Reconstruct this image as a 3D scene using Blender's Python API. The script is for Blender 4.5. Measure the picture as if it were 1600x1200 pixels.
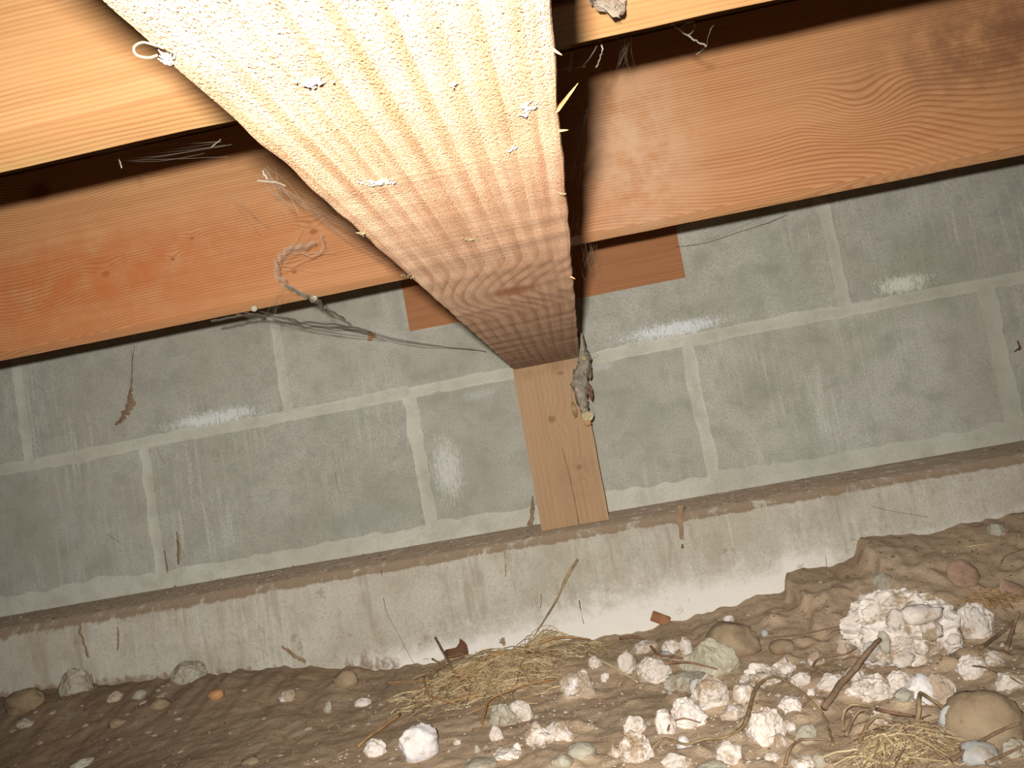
import bpy, math, random
from mathutils import Vector, Matrix, noise
random.seed(7)
S = bpy.context.scene
COL = S.collection
for o in list(bpy.data.objects): bpy.data.objects.remove(o)

# ------------------------------------------------------------------ camera
F = 1210.75; CAM = Vector((0.641, -1.1132, 0.1142))
RT = Vector((0.97946606, 0.09486117, -0.17789771))
UP = Vector((0.18432093, -0.06383711, 0.98079081))
FW = Vector((-0.08168249, 0.99344158, 0.08001118))
cd = bpy.data.cameras.new('camera'); cam = bpy.data.objects.new('camera', cd); COL.objects.link(cam)
cd.sensor_width = 36; cd.lens = F * 36 / 1600; cd.clip_start = 0.005; cd.clip_end = 50
m3 = Matrix((RT, UP, -FW)).transposed()
cam.matrix_world = Matrix.Translation(CAM) @ m3.to_4x4()
S.camera = cam
# ------------------------------------------------------------------ world, flash, exposure
w = bpy.data.worlds.new('world'); S.world = w; w.use_nodes = True
w.node_tree.nodes['Background'].inputs[0].default_value = (0.9, 0.85, 0.8, 1)
w.node_tree.nodes['Background'].inputs[1].default_value = 0.025
fl = bpy.data.lights.new('camera_flash', 'SPOT'); fl.energy = 40; fl.shadow_soft_size = 0.006
fl.spot_size = math.radians(118); fl.spot_blend = 1.0; fl.color = (1.0, 0.975, 0.93)
flo = bpy.data.objects.new('camera_flash', fl); COL.objects.link(flo)
flo.matrix_world = Matrix.Translation((0.628, -1.150, 0.139)) @ m3.to_4x4()
vs = S.view_settings; vs.view_transform = 'Standard'; vs.look = 'None'; vs.gamma = 1; vs.use_curve_mapping = False
vs.exposure = 0.0

# ------------------------------------------------------------------ helpers
def s2l(c):
    return tuple(((v/255)/12.92 if v/255 <= 0.04045 else ((v/255+0.055)/1.055)**2.4) for v in c[:3]) + (1,)
def ray(px, py): return FW + RT*((px-800)/F) - UP*((py-600)/F)
def on_y(px, py, Y):
    d = ray(px, py); return CAM + d*((Y-CAM.y)/d.y)
def on_z(px, py, Z):
    d = ray(px, py); return CAM + d*((Z-CAM.z)/d.z)
def tag(o, label=None, cat=None, group=None, kind=None):
    if label: o['label'] = label
    if cat: o['category'] = cat
    if group: o['group'] = group
    if kind: o['kind'] = kind
    return o
def mesh(name, V, Fc, mat=None, smooth=False, loc=None):
    me = bpy.data.meshes.new(name)
    if loc is not None: V = [Vector(v)-loc for v in V]
    me.from_pydata([tuple(v) for v in V], [], Fc); me.update()
    if mat: me.materials.append(mat)
    if smooth: me.polygons.foreach_set('use_smooth', [True]*len(me.polygons))
    return me
def obj(name, V, Fc, mat=None, parent=None, smooth=False, loc=None):
    loc = Vector(loc) if loc is not None else None
    o = bpy.data.objects.new(name, mesh(name, V, Fc, mat, smooth, loc)); COL.objects.link(o)
    if loc is not None: o.location = loc
    if parent is not None:
        o.parent = parent
        pl = parent.get('_abs', None)
        o.location = (loc if loc is not None else Vector((0, 0, 0))) - Vector(parent.location)
    return o
def n3(x, y, z=0.0): return noise.noise(Vector((x, y, z)))
def fr(x, y, z=0.0, o=4):
    return noise.fractal(Vector((x, y, z)), 0.8, 2.1, o)
def sm(a, b, x):
    t = max(0, min(1, (x-a)/(b-a))); return t*t*(3-2*t)
def interp(pts, x):
    if x <= pts[0][0]: return pts[0][1]
    for (a, b), (c, d) in zip(pts, pts[1:]):
        if x <= c: return b+(d-b)*(x-a)/(c-a)
    return pts[-1][1]
def box_vf(x0, x1, y0, y1, z0, z1, b=0.0):
    """box with chamfered edges (24 verts)"""
    if b <= 0:
        V = [(x, y, z) for x in (x0, x1) for y in (y0, y1) for z in (z0, z1)]
        return V, [(0, 1, 3, 2), (4, 6, 7, 5), (0, 4, 5, 1), (2, 3, 7, 6), (0, 2, 6, 4), (1, 5, 7, 3)]
    c = ((x0+x1)/2, (y0+y1)/2, (z0+z1)/2); h = ((x1-x0)/2, (y1-y0)/2, (z1-z0)/2)
    V = []; idx = {}
    for sx in (-1, 1):
        for sy in (-1, 1):
            for sz in (-1, 1):
                for a in range(3):
                    q = [h[i]-(0 if i == a else b) for i in range(3)]
                    idx[(sx, sy, sz, a)] = len(V)
                    V.append((c[0]+sx*q[0], c[1]+sy*q[1], c[2]+sz*q[2]))
    Fc = []
    def face(l):
        p = [Vector(V[i]) for i in l]; nrm = (p[1]-p[0]).cross(p[2]-p[0]); ce = sum(p, Vector())/len(p)-Vector(c)
        Fc.append(tuple(l) if nrm.dot(ce) > 0 else tuple(reversed(l)))
    for a in range(3):
        u, v = [i for i in range(3) if i != a]
        for s in (-1, 1):
            l = []
            for su, sv in ((-1, -1), (1, -1), (1, 1), (-1, 1)):
                k = [0, 0, 0]; k[a] = s; k[u] = su; k[v] = sv; l.append(idx[(*k, a)])
            face(l)
        for su in (-1, 1):
            for sv in (-1, 1):
                k0 = [0, 0, 0]; k0[u] = su; k0[v] = sv; k1 = list(k0); k0[a] = -1; k1[a] = 1
                face([idx[(*k0, u)], idx[(*k1, u)], idx[(*k1, v)], idx[(*k0, v)]])
    for sx in (-1, 1):
        for sy in (-1, 1):
            for sz in (-1, 1): face([idx[(sx, sy, sz, a)] for a in range(3)])
    return V, Fc
def tube(V, Fc, pts, rad, k=4, flat=1.0, seed=0):
    """append a tapered tube through pts; rad number or list"""
    n = len(pts); base = len(V)
    pts = [Vector(p) for p in pts]
    ref = Vector((0.13, 0.21, 1))
    for i, p in enumerate(pts):
        t = (pts[min(i+1, n-1)]-pts[max(i-1, 0)]).normalized()
        a = t.cross(ref)
        if a.length < 1e-3: a = t.cross(Vector((1, 0, 0)))
        a.normalize(); b = t.cross(a)
        r = rad[i] if isinstance(rad, (list, tuple)) else rad
        for j in range(k):
            th = 2*math.pi*(j+0.5)/k
            V.append(p + a*(math.cos(th)*r) + b*(math.sin(th)*r*flat))
    for i in range(n-1):
        for j in range(k):
            q = base+i*k; Fc.append((q+j, q+(j+1) % k, q+k+(j+1) % k, q+k+j))
    Fc.append(tuple(base+j for j in reversed(range(k)))); Fc.append(tuple(base+(n-1)*k+j for j in range(k)))
def smooth_path(pts, sub=4):
    pts = [Vector(p) for p in pts]; out = []
    for i in range(len(pts)-1):
        p0 = pts[max(i-1, 0)]; p1 = pts[i]; p2 = pts[i+1]; p3 = pts[min(i+2, len(pts)-1)]
        for s in range(sub):
            t = s/sub
            out.append(0.5*((2*p1)+(p2-p0)*t+(2*p0-5*p1+4*p2-p3)*t*t+(3*p1-p0-3*p2+p3)*t**3))
    out.append(pts[-1]); return out

# ------------------------------------------------------------------ node helper
class NT:
    def __init__(s, name):
        s.m = bpy.data.materials.new(name); s.m.use_nodes = True; s.t = s.m.node_tree; s.t.nodes.clear()
        s.out = s.t.nodes.new('ShaderNodeOutputMaterial'); s.p = s.t.nodes.new('ShaderNodeBsdfPrincipled')
        s.t.links.new(s.p.outputs[0], s.out.inputs[0]); s.g = s.t.nodes.new('ShaderNodeNewGeometry')
        s.pos = s.g.outputs['Position']; s.set('Specular IOR Level', 0.25)
    def put(s, sock, v):
        if isinstance(v, bpy.types.NodeSocket): s.t.links.new(v, sock)
        else: sock.default_value = v
    def set(s, k, v): s.put(s.p.inputs[k], v)
    def math(s, op, a, b=0.0, c=0.0, clamp=False):
        n = s.t.nodes.new('ShaderNodeMath'); n.operation = op; n.use_clamp = clamp
        for i, v in enumerate((a, b, c)): s.put(n.inputs[i], v)
        return n.outputs[0]
    def mul(s, a, b): return s.math('MULTIPLY', a, b)
    def add(s, a, b): return s.math('ADD', a, b)
    def scale(s, v, xyz, off=(0, 0, 0)):
        n = s.t.nodes.new('ShaderNodeMapping'); s.put(n.inputs[0], v); n.inputs['Scale'].default_value = xyz; n.inputs['Location'].default_value = off
        return n.outputs[0]
    def noise(s, v, sc, det=3, rough=0.55, dist=0.0, xyz=None, off=(0, 0, 0)):
        if xyz or off != (0, 0, 0): v = s.scale(v, xyz or (1, 1, 1), off)
        n = s.t.nodes.new('ShaderNodeTexNoise'); s.put(n.inputs['Vector'], v)
        n.inputs['Scale'].default_value = sc; n.inputs['Detail'].default_value = det
        n.inputs['Roughness'].default_value = rough; n.inputs['Distortion'].default_value = dist
        return n.outputs[0]
    def mr(s, v, a, b, c=0.0, d=1.0, smooth=True):
        n = s.t.nodes.new('ShaderNodeMapRange'); n.interpolation_type = 'SMOOTHSTEP' if smooth else 'LINEAR'
        for i, x in enumerate((v, a, b, c, d)): s.put(n.inputs[i], x)
        return n.outputs[0]
    def mix(s, f, a, b, mode='MIX'):
        n = s.t.nodes.new('ShaderNodeMix'); n.data_type = 'RGBA'; n.blend_type = mode
        s.put(n.inputs[0], f); s.put(n.inputs[6], a); s.put(n.inputs[7], b); return n.outputs[2]
    def xyz(s, v):
        n = s.t.nodes.new('ShaderNodeSeparateXYZ'); s.put(n.inputs[0], v); return n.outputs
    def blob(s, c, sz, v=None):
        """1 at c falling to 0 at the ellipsoid of half sizes sz"""
        n = s.t.nodes.new('ShaderNodeMapping'); s.put(n.inputs[0], v or s.pos); n.vector_type = 'POINT'
        n.inputs['Scale'].default_value = [1/q for q in sz]; n.inputs['Location'].default_value = [-a/q for a, q in zip(c, sz)]
        l = s.t.nodes.new('ShaderNodeVectorMath'); l.operation = 'LENGTH'; s.put(l.inputs[0], n.outputs[0])
        return s.mr(l.outputs['Value'], 1.0, 0.0)
    def attr(s, name):
        n = s.t.nodes.new('ShaderNodeAttribute'); n.attribute_name = name; return n.outputs['Fac']
    def rnd(s):
        return s.t.nodes.new('ShaderNodeObjectInfo').outputs['Random']
    def bump(s, h, st=0.3, d=0.001, prev=None):
        n = s.t.nodes.new('ShaderNodeBump'); s.put(n.inputs['Height'], h); n.inputs['Strength'].default_value = st
        n.inputs['Distance'].default_value = d
        if prev: s.put(n.inputs['Normal'], prev)
        return n.outputs[0]
C = s2l

def wood(name, u, v, w, early, late, freq, wob=1.2, fuzz=0.0, knots=(), rough=0.75, bumpd=0.0006, line=0.55, grey=None, sheen=0.0, fib=0.35, dust=None, ends=None, lowf=1.2):
    """u = axis index along the grain, v,w across; knots: list of (pos, size) in world space"""
    n = NT(name); P = n.xyz(n.pos)
    sc = [1, 1, 1]; sc[u] = 0.12
    wb = n.noise(n.pos, 14, 2, 0.5, xyz=tuple(sc))
    sc2 = [1, 1, 1]; sc2[u] = lowf/4
    wb2 = n.noise(n.pos, 4.0, 1, 0.5, xyz=tuple(sc2), off=(3.1, 1.7, 0.3))
    ph = n.add(n.mul(P[v], freq), n.mul(P[w], freq*0.45))
    ph = n.add(ph, n.mul(wb, wob)); ph = n.add(ph, n.mul(wb2, wob*4.5))
    kd = None
    for kp, ks, amp in knots:
        big = n.blob(kp, [q*3.2 for q in ks]); ph = n.add(ph, n.mul(big, amp))
        core = n.blob(kp, ks) if min(ks[0], ks[2]) < 0.0125 or ks[0] == 0.030 else None
        if core is None: continue
        kd = core if kd is None else n.math('MAXIMUM', kd, core)
    ring = n.math('FRACT', ph)
    late_m = n.math('MULTIPLY', n.mr(ring, 0.35, 0.85), n.mr(ring, 1.0, 0.9))
    lv = n.mr(n.noise(n.pos, 30, 3, 0.6, xyz=tuple(sc), off=(6, 2, 4)), 0.35, 0.65, 0.35, 1.0); late_m = n.mul(late_m, lv)
    fs = [260, 260, 260]; fs[u] = 7
    fibre = n.noise(n.pos, 1.0, 3, 0.6, xyz=tuple(fs))
    big = n.noise(n.pos, 5, 2, 0.5, xyz=tuple(sc))
    col = n.mix(n.mul(late_m, line), C(early), C(late))
    col = n.mix(n.mr(fibre, 0.35, 0.7, 0, fib), col, C(late))
    col = n.mix(n.mr(big, 0.35, 0.7, 0.0, 0.4), col, n.mix(1.0, col, C((235, 205, 185)), 'MULTIPLY'))
    if kd is not None:
        kn = n.noise(n.pos, 160, 2, 0.6)
        col = n.mix(n.mul(n.mr(kd, 0.25, 0.9), 0.75), col, n.mix(kn, C((110, 58, 30)), C(late)))
    if grey:
        for gp, gs, gc, ga in grey:
            gm = n.math('MULTIPLY', n.blob(gp, gs), n.mr(n.noise(n.pos, 35, 4, 0.65), 0.25, 0.65))
            col = n.mix(n.mul(gm, ga), col, C(gc))
    if ends:
        pass
    n.set('Base Color', col); n.set('Roughness', rough)
    h = n.add(n.mul(late_m, 0.8), n.mul(fibre, 1.0))
    b = n.bump(h, 0.6, bumpd)
    b = n.bump(n.noise(n.pos, 220, 3, 0.6), 0.35, bumpd, b)
    if fuzz:
        fz = [1, 1, 1]; fz[u] = 0.45
        b = n.bump(n.noise(n.pos, 1500, 2, 0.6, xyz=tuple(fz)), 1.0, fuzz, b)
    n.set('Normal', b)
    if sheen:
        n.set('Sheen Weight', sheen); n.set('Sheen Roughness', 0.5); n.set('Sheen Tint', C(early))
    n.set('Diffuse Roughness', 1.0) if 'Diffuse Roughness' in n.p.inputs else None
    return n.m

def concrete(name, base, warm, dark, speck=0.5, efflor=(), streak=0.35, green=0.0, bumpd=0.0008, stain=None, attrs=False, extra=()):
    n = NT(name); P = n.xyz(n.pos)
    big = n.noise(n.pos, 7, 3, 0.6); med = n.noise(n.pos, 28, 4, 0.65, off=(1, 2, 3)); fine = n.noise(n.pos, 420, 3, 0.7)
    fine2 = n.noise(n.pos, 900, 2, 0.6)
    col = n.mix(n.mr(big, 0.35, 0.65), C(base), C(warm))
    col = n.mix(n.mr(med, 0.42, 0.72, 0, 0.55), col, C(dark))
    sv = n.noise(n.pos, 1.0, 4, 0.65, xyz=(130, 20, 7))
    svm = n.mr(sv, 0.48, 0.68)
    zone = n.mr(n.noise(n.pos, 5, 1, 0.5, off=(9, 4, 2)), 0.4, 0.65)
    col = n.mix(n.mul(n.mul(svm, zone), streak), col, C((224, 224, 214)))
    if green:
        gm = n.mul(n.mr(n.noise(n.pos, 6, 3, 0.6, off=(4, 8, 1)), 0.48, 0.7), green)
        col = n.mix(gm, col, C((150, 156, 126)))
    col = n.mix(n.mr(fine, 0.32, 0.54, speck*1.5, 0), col, C(dark))
    col = n.mix(n.mr(fine2, 0.58, 0.75, 0, speck*1.3), col, C((222, 220, 206)))
    r = n.rnd(); col = n.mix(n.mul(r, 0.28), col, C(dark))
    for c_, s_, ec, a_ in efflor:
        e = n.blob(c_, s_)
        nn = n.add(n.mul(n.noise(n.pos, 110, 5, 0.8, xyz=(3.4, 1, 0.7)), 1.15), n.mul(fine, 0.3))
        e = n.mr(n.add(n.mul(e, 0.62), nn), 1.08, 1.36)
        col = n.mix(n.mul(e, a_), col, C(ec))
    if attrs:
        wn = n.noise(n.pos, 55, 5, 0.72)
        ds = n.mul(n.mr(n.noise(n.pos, 1.0, 4, 0.7, xyz=(60, 10, 8), off=(3, 3, 1)), 0.5, 0.7), 0.45)
        col = n.mix(ds, col, C((150, 134, 112)))
        e = n.mr(n.add(n.mul(n.attr('white'), 0.8), n.add(n.mul(wn, 0.8), n.mul(fine, 0.2))), 0.62, 1.25)
        col = n.mix(n.mul(e, 0.95), col, C((226, 221, 213)))
        bl = n.mr(n.noise(n.pos, 42, 5, 0.75, off=(8, 8, 2)), 0.60, 0.70)
        col = n.mix(n.mul(bl, 0.45), col, C((140, 118, 94)))
        dn = n.noise(n.pos, 38, 5, 0.75, xyz=(1.6, 1, 0.8), off=(5, 5, 5))
        d = n.mr(n.add(n.mul(n.attr('dirt'), 0.9), dn), 0.86, 1.06)
        col = n.mix(n.mul(d, 0.85), col, n.mix(dn, C((112, 88, 64)), C((154, 130, 104))))
    n.set('Base Color', col); n.set('Roughness', 0.92)
    b = n.bump(n.add(fine, n.mul(med, 2.0)), 0.55, bumpd)
    n.set('Normal', b)
    n.set('Diffuse Roughness', 1.0) if 'Diffuse Roughness' in n.p.inputs else None
    return n.m

def simple(name, ca, cb, sc=40, rough=0.85, bumpd=0.0008, rndm=0.3, third=None, t_lo=0.5, t_hi=0.65, spec=0.25, tsc=60, xyz=None):
    n = NT(name)
    tc = n.t.nodes.new('ShaderNodeTexCoord').outputs['Object']
    v = n.t.nodes.new('ShaderNodeVectorMath'); v.operation = 'ADD'; n.put(v.inputs[0], tc)
    cx = n.t.nodes.new('ShaderNodeCombineXYZ'); rr = n.mul(n.rnd(), 13.0)
    for i in range(3): n.put(cx.inputs[i], rr)
    n.put(v.inputs[1], cx.outputs[0]); v = v.outputs[0]
    a = n.noise(v, sc, 4, 0.65, xyz=xyz); f = n.noise(v, sc*12, 3, 0.65)
    col = n.mix(n.mr(a, 0.35, 0.65), C(ca), C(cb))
    col = n.mix(n.mul(n.rnd(), rndm), col, C(cb))
    if third:
        t = n.noise(v, tsc, 5, 0.7, off=(2, 5, 1)); col = n.mix(n.mr(t, t_lo, t_hi), col, C(third))
    col = n.mix(n.mr(f, 0.3, 0.5, 0.35, 0), col, C(cb))
    n.set('Base Color', col); n.set('Roughness', rough); n.set('Specular IOR Level', spec)
    n.set('Normal', n.bump(n.add(n.mul(a, 2), f), 0.6, bumpd))
    return n.m

# ================================================================== SETTING: block wall
XW0, XW1 = -1.0, 2.3
EFF = [((0.10, 0, 0.236), (0.19, 0.1, 0.030), (226, 228, 224), 0.95),
       ((0.79, 0, 0.238), (0.19, 0.1, 0.030), (228, 230, 230), 1.0),
       ((1.11, 0, 0.240), (0.10, 0.1, 0.035), (226, 226, 214), 0.95),
       ((0.435, 0, 0.10), (0.06, 0.1, 0.12), (222, 222, 214), 0.75),
       ((0.50, 0, 0.198), (0.07, 0.1, 0.02), (200, 202, 196), 0.6),
       ((0.68, 0, 0.205), (0.05, 0.1, 0.02), (205, 205, 196), 0.7),
       ((0.30, 0, 0.05), (0.12, 0.1, 0.05), (170, 172, 162), 0.6)]
M_block = concrete('grey_block', (202, 199, 187), (190, 185, 170), (158, 155, 142), 0.5, EFF, 0.65, 0.4)
M_mortar = concrete('pale_mortar', (216, 214, 200), (204, 200, 184), (180, 176, 160), 0.3, (), 0.2, 0.15, 0.0006)
M_core = concrete('mortar_behind', (150, 150, 138), (140, 138, 125), (120, 120, 110), 0.3)

V, Fc = box_vf(XW0, XW1, 0.006, 0.19, -0.30, 0.62)
wall = obj('wall_back', V, Fc, M_core); tag(wall, kind='structure')
joint0 = -0.010    # x of lower-course joint number 0
lower = {0: -0.016, 1: 0.398, 2: 0.805, 3: 1.216}
upper = {0: -0.200, 1: 0.214, 2: 0.621, 3: 1.029}
def jx(tab, k): return tab[k] if k in tab else (tab[0]+0.4064*k if k < 0 else tab[3]+0.4064*(k-3))
ZC = [(-0.195, 0.000), (0.021, 0.2135), (0.2245, 0.4175), (0.4285, 0.6100)]
for ci, (z0, z1) in enumerate(ZC):
    tab = upper if ci % 2 == 0 else lower
    for k in range(-3, 6):
        a = jx(tab, k)+0.005; b = jx(tab, k+1)-0.005
        a = max(a, XW0); b = min(b, XW1)
        if b-a < 0.03: continue
        if ci == 0 : continue
        dy = random.uniform(-0.0008, 0.0008)
        V, Fc = box_vf(a, b, dy, 0.10, z0, z1, 0.003)
        obj('concrete_block', V, Fc, M_block, wall)
def ribbon(p0, p1, wd, name='mortar_joint', proud=0.0022, seed=0.0, mat=None, prof=(-0.5, -0.36, -0.12, 0.14, 0.38, 0.5), wn=0.42):
    """strip of struck mortar lying over the joint, feathered edges"""
    p0 = Vector(p0); p1 = Vector(p1); L = (p1-p0).length; n = max(6, int(L/0.006)); t = (p1-p0)/L
    s = Vector((-t.z, 0, t.x)); V = []; Fc = []
    hs = (0.0015, -0.0006, -proud, -proud*0.85, -0.0006, 0.0015); m = len(prof)
    for i in range(n+1):
        c = p0+(p1-p0)*(i/n); u = i*L/n
        off = s*(n3(u*9, seed)*wd*0.14+n3(u*70, seed)*wd*0.05)
        for j, q in enumerate(prof):
            ww = wd*(1+wn*n3(u*38, seed+(3 if q < 0 else 7), 2)+wn*0.8*n3(u*11, seed+(3 if q < 0 else 7)))
            v = c+off+s*(q*ww); v.y = hs[j]+(n3(u*60, j*3.1, seed)*0.0006 if 0 < j < m-1 else 0)
            V.append(v)
    for i in range(n):
        for j in range(m-1):
            a = i*m+j; Fc.append((a, a+1, a+m+1, a+m))
    return obj(name, V, Fc, mat or M_mortar, wall, smooth=True)
for k in range(-2, 6):
    a = max(XW0, jx(lower, k)); b = min(XW1, jx(lower, k+1))
    if b > a:
        ribbon((a, 0, 0.219), (b, 0, 0.219), 0.021, seed=k*3.3)
        ribbon((a, 0, 0.423), (b, 0, 0.423), 0.020, seed=k*5.3+1)
    if b > a: ribbon((a, 0, 0.012), (b, 0, 0.012), 0.036, seed=k*1.7+9, proud=0.0035)
HW = {0: 0.020, 1: 0.025, 2: 0.021, 3: 0.030}
for k in range(-2, 6):
    x = jx(lower, k)
    if XW0 < x < XW1: ribbon((x, 0, 0.016), (x, 0, 0.214), HW.get(k, 0.022), seed=k*2.9+4, proud=0.0026)
    x = jx(upper, k)
    if XW0 < x < XW1: ribbon((x, 0, 0.224), (x, 0, 0.420), {0: 0.022, 1: 0.016, 3: 0.021}.get(k, 0.02), seed=k*4.1+2, proud=0.0014 if k == 1 else 0.0022)

# ================================================================== footing
LW = 0.150; YF = -0.154
GL = [(-1.0, -0.080), (-0.165, -0.086), (-0.058, -0.087), (0.054, -0.096), (0.181, -0.102), (0.262, -0.114), (0.343, -0.126), (0.423, -0.131),
      (0.543, -0.132), (0.661, -0.129), (0.778, -0.117), (0.801, -0.112), (0.836, -0.110), (0.842, -0.089), (0.889, -0.090), (0.923, -0.084),
      (0.931, -0.062), (0.99, -0.071), (1.048, -0.070), (1.122, -0.064), (1.3, -0.060), (2.3, -0.065)]
V = []; Fc = []; wh = []; di = []
nx = 560; xs = [XW0+(XW1-XW0)*i/nx for i in range(nx+1)]
# cross profile (y,z) from wall over ledge, round edge, down the face
prof = [(0.02, -0.001)]+[(-0.148*t, -0.0015*t) for t in (0.0, 0.12, 0.25, 0.4, 0.55, 0.7, 0.85, 0.94)]+[(-0.1445, -0.0025), (-0.1495, -0.005), (-0.1525, -0.009), (-0.154, -0.014)]+[(-0.154, -0.014-0.206*(i/44)) for i in range(1, 45)]
m = len(prof)
for i, x in enumerate(xs):
    g = interp(GL, x)
    for j, (y, z) in enumerate(prof):
        a = fr(x*18, z*30, y*10)*0.0016+n3(x*3, z*4, 5)*0.003
        if y > -0.147:
            zz = z+a*0.35*min(1, -y*20) if y < 0 else z; yy = y
        else:
            yy = y+a*0.9; zz = z+n3(x*14, 3.3)*0.0015
        V.append((x, yy, zz))
        hgt = zz-g
        cen = math.exp(-((x-0.62)/0.30)**2)
        e = 0
        if y < -0.15:
            e = cen*sm(0.085, 0.0, hgt)*0.85+0.5*sm(0.22, 0.42, x)*sm(0.96, 0.82, x)*sm(0.03, 0.0, hgt)+0.16*sm(0.5, 0.6, x)*sm(1.0, 0.7, x)
            e += 0.35*sm(0.85, 1.1, x)*sm(0.02, 0.0, hgt)
        wh.append(e)
        d = 0.0
        if y > -0.153: d = 0.62
        else:
            d = 0.22*sm(-0.024, -0.012, z)+0.20*sm(0.3, 0.05, x)+0.38*sm(0.02, 0.0, hgt)*(1-cen)+0.34*math.exp(-((x-0.33)/0.06)**2)*sm(0.11, 0.02, hgt)
        di.append(d)
for i in range(nx):
    for j in range(m-1):
        a = i*m+j; Fc.append((a, a+1, a+m+1, a+m))
M_foot = concrete('footing_concrete', (204, 200, 186), (192, 185, 168), (162, 153, 136), 0.4, (), 0.5, 0.12, 0.0012, attrs=True)
foot = obj('concrete_footing', V, Fc, M_foot, smooth=True); tag(foot, kind='structure')
foot.name = 'trim_1'
for nm, vals in (('white', wh), ('dirt', di)):
    at = foot.data.attributes.new(nm, 'FLOAT', 'POINT'); at.data.foreach_set('value', vals)

# ================================================================== ground
def zfar(x): return -0.136+0.010*n3(x*2.3, 1.1)
def gh(x, y):
    jag = n3(x*34, 8.8)*0.006+n3(x*90, 2.2)*0.003
    z0 = interp(GL, x+0.010*n3(x*40, y*40, 4)*1.0)+jag
    t = sm(0.0, 0.20, YF-y)
    z = z0*(1-t)+zfar(x)*t
    z += fr(x*13, y*13, 3.0)*0.0035+fr(x*70, y*70, 1.0, 3)*0.0010
    z += sm(0.35, 0.75, x)*max(0, fr(x*24, y*24, 9.0, 3))*0.011*sm(-0.17, -0.25, y)
    z += 0.012*math.exp(-(((x-0.52)/0.09)**2+((y+0.215)/0.05)**2))
    return z
def spaced(a, b, c, d, fine, coarse):
    o = []; x = a
    while x < d:
        o.append(x); x += fine if b <= x <= c else coarse
    o.append(d); return o
gx = spaced(-1.0, -0.22, 1.3, 2.3, 0.0032, 0.02); gy = spaced(-1.6, -0.66, -0.13, -0.125, 0.0032, 0.02)
V = []; Fc = []; wet = []
for y in gy:
    for x in gx:
        V.append((x, y, gh(x, y)))
        wet.append(0.5+0.5*fr(x*5, y*9, 7.0, 3))
nxg = len(gx)
for j in range(len(gy)-1):
    for i in range(nxg-1):
        a = j*nxg+i; Fc.append((a, a+1, a+nxg+1, a+nxg))
n = NT('brown_mud'); P = n.pos
a = n.noise(P, 9, 4, 0.6); b = n.noise(P, 60, 5, 0.7); c = n.noise(P, 420, 3, 0.7); X = n.xyz(P)
col = n.mix(n.mr(a, 0.35, 0.65), C((196, 172, 142)), C((180, 156, 128)))
col = n.mix(n.mr(b, 0.45, 0.7, 0, 0.5), col, C((146, 124, 100)))
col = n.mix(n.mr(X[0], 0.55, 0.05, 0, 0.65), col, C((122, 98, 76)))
col = n.mix(n.mr(n.noise(P, 22, 4, 0.7, off=(3, 3, 3)), 0.56, 0.7, 0, 0.35), col, C((186, 174, 156)))
col = n.mix(n.mr(c, 0.25, 0.5, 0.4, 0), col, C((112, 94, 78)))
sp = n.noise(P, 170, 2, 0.5, off=(7, 1, 2)); spz = n.mr(n.noise(P, 10, 2, 0.5, off=(1, 9, 2)), 0.45, 0.6)
col = n.mix(n.mul(n.mul(n.mr(sp, 0.68, 0.74), spz), 0.7), col, C((206, 196, 186)))
n.set('Base Color', col); n.set('Roughness', n.mr(a, 0.3, 0.7, 0.62, 0.9))
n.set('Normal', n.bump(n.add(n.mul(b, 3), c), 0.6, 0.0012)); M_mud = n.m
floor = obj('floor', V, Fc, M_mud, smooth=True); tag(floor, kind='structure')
def ghit(px, py):
    d = ray(px, py).normalized(); t = 0.3; p = CAM+d*t
    while t < 3:
        p = CAM+d*t
        if p.z <= gh(p.x, p.y) or p.y > YF-0.001: break
        t += 0.002
    return p, t*d.dot(FW)

# ================================================================== timber
def timber(name, axis, a0, a1, u0, u1, v0, v1, mat, parent=None, seg=0.02, r=0.003, jit=0.0008, loc=None, seed=0.0, worn=0.0):
    """squared log section u x v lofted along axis ('x','y','z') with slightly uneven arrises"""
    n = max(2, int((a1-a0)/seg)); V = []; Fc = []
    cor = [(u0, v0, 1, 1), (u1, v0, -1, 1), (u1, v1, -1, -1), (u0, v1, 1, -1)]
    for i in range(n+1):
        a = a0+(a1-a0)*i/n
        ring = []
        for k, (cu, cv, su, sv) in enumerate(cor):
            rr = r*(1+0.5*n3(a*20, k*5+seed))+worn*max(0, n3(a*9, k*7.7+seed))
            j1 = jit*n3(a*45, k*3.3+seed, 1); j2 = jit*n3(a*45, k*3.3+seed, 6)
            cc = (cu+j1, cv+j2)
            arc = [(cc[0], cc[1]+sv*rr), (cc[0]+su*rr*0.3, cc[1]+sv*rr*0.3), (cc[0]+su*rr, cc[1])]
            if k in (1, 3): arc.reverse()
            ring += arc
        for (p, q) in ring:
            V.append({'x': (a, p, q), 'y': (p, a, q), 'z': (p, q, a)}[axis])
    m = 12
    for i in range(n):
        for j in range(m):
            A = i*m+j; B = i*m+(j+1) % m; f = (A, B, B+m, A+m)
            Fc.append(f if axis != 'y' else tuple(reversed(f)))
    c0 = tuple(range(m)); c1 = tuple(n*m+j for j in range(m))
    if axis != 'y': Fc += [tuple(reversed(c0)), c1]
    else: Fc += [c0, tuple(reversed(c1))]
    return obj(name, V, Fc, mat, parent, loc=loc)
ZB = 0.2146; ZT = 0.3036; XL, XR = 0.5626, 0.6516; Y1 = -0.333
kb = on_z(800, 455, ZB)
M_beam = wood('beam_wood', 1, 0, 2, (150, 122, 98), (112, 74, 46), 105, 0.8,
    knots=[((kb.x, kb.y, ZB), (0.030, 0.030, 0.05), 3.0)], rough=0.85, bumpd=0.0005, line=0.62, fib=0.45, fuzz=0.0011)
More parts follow.
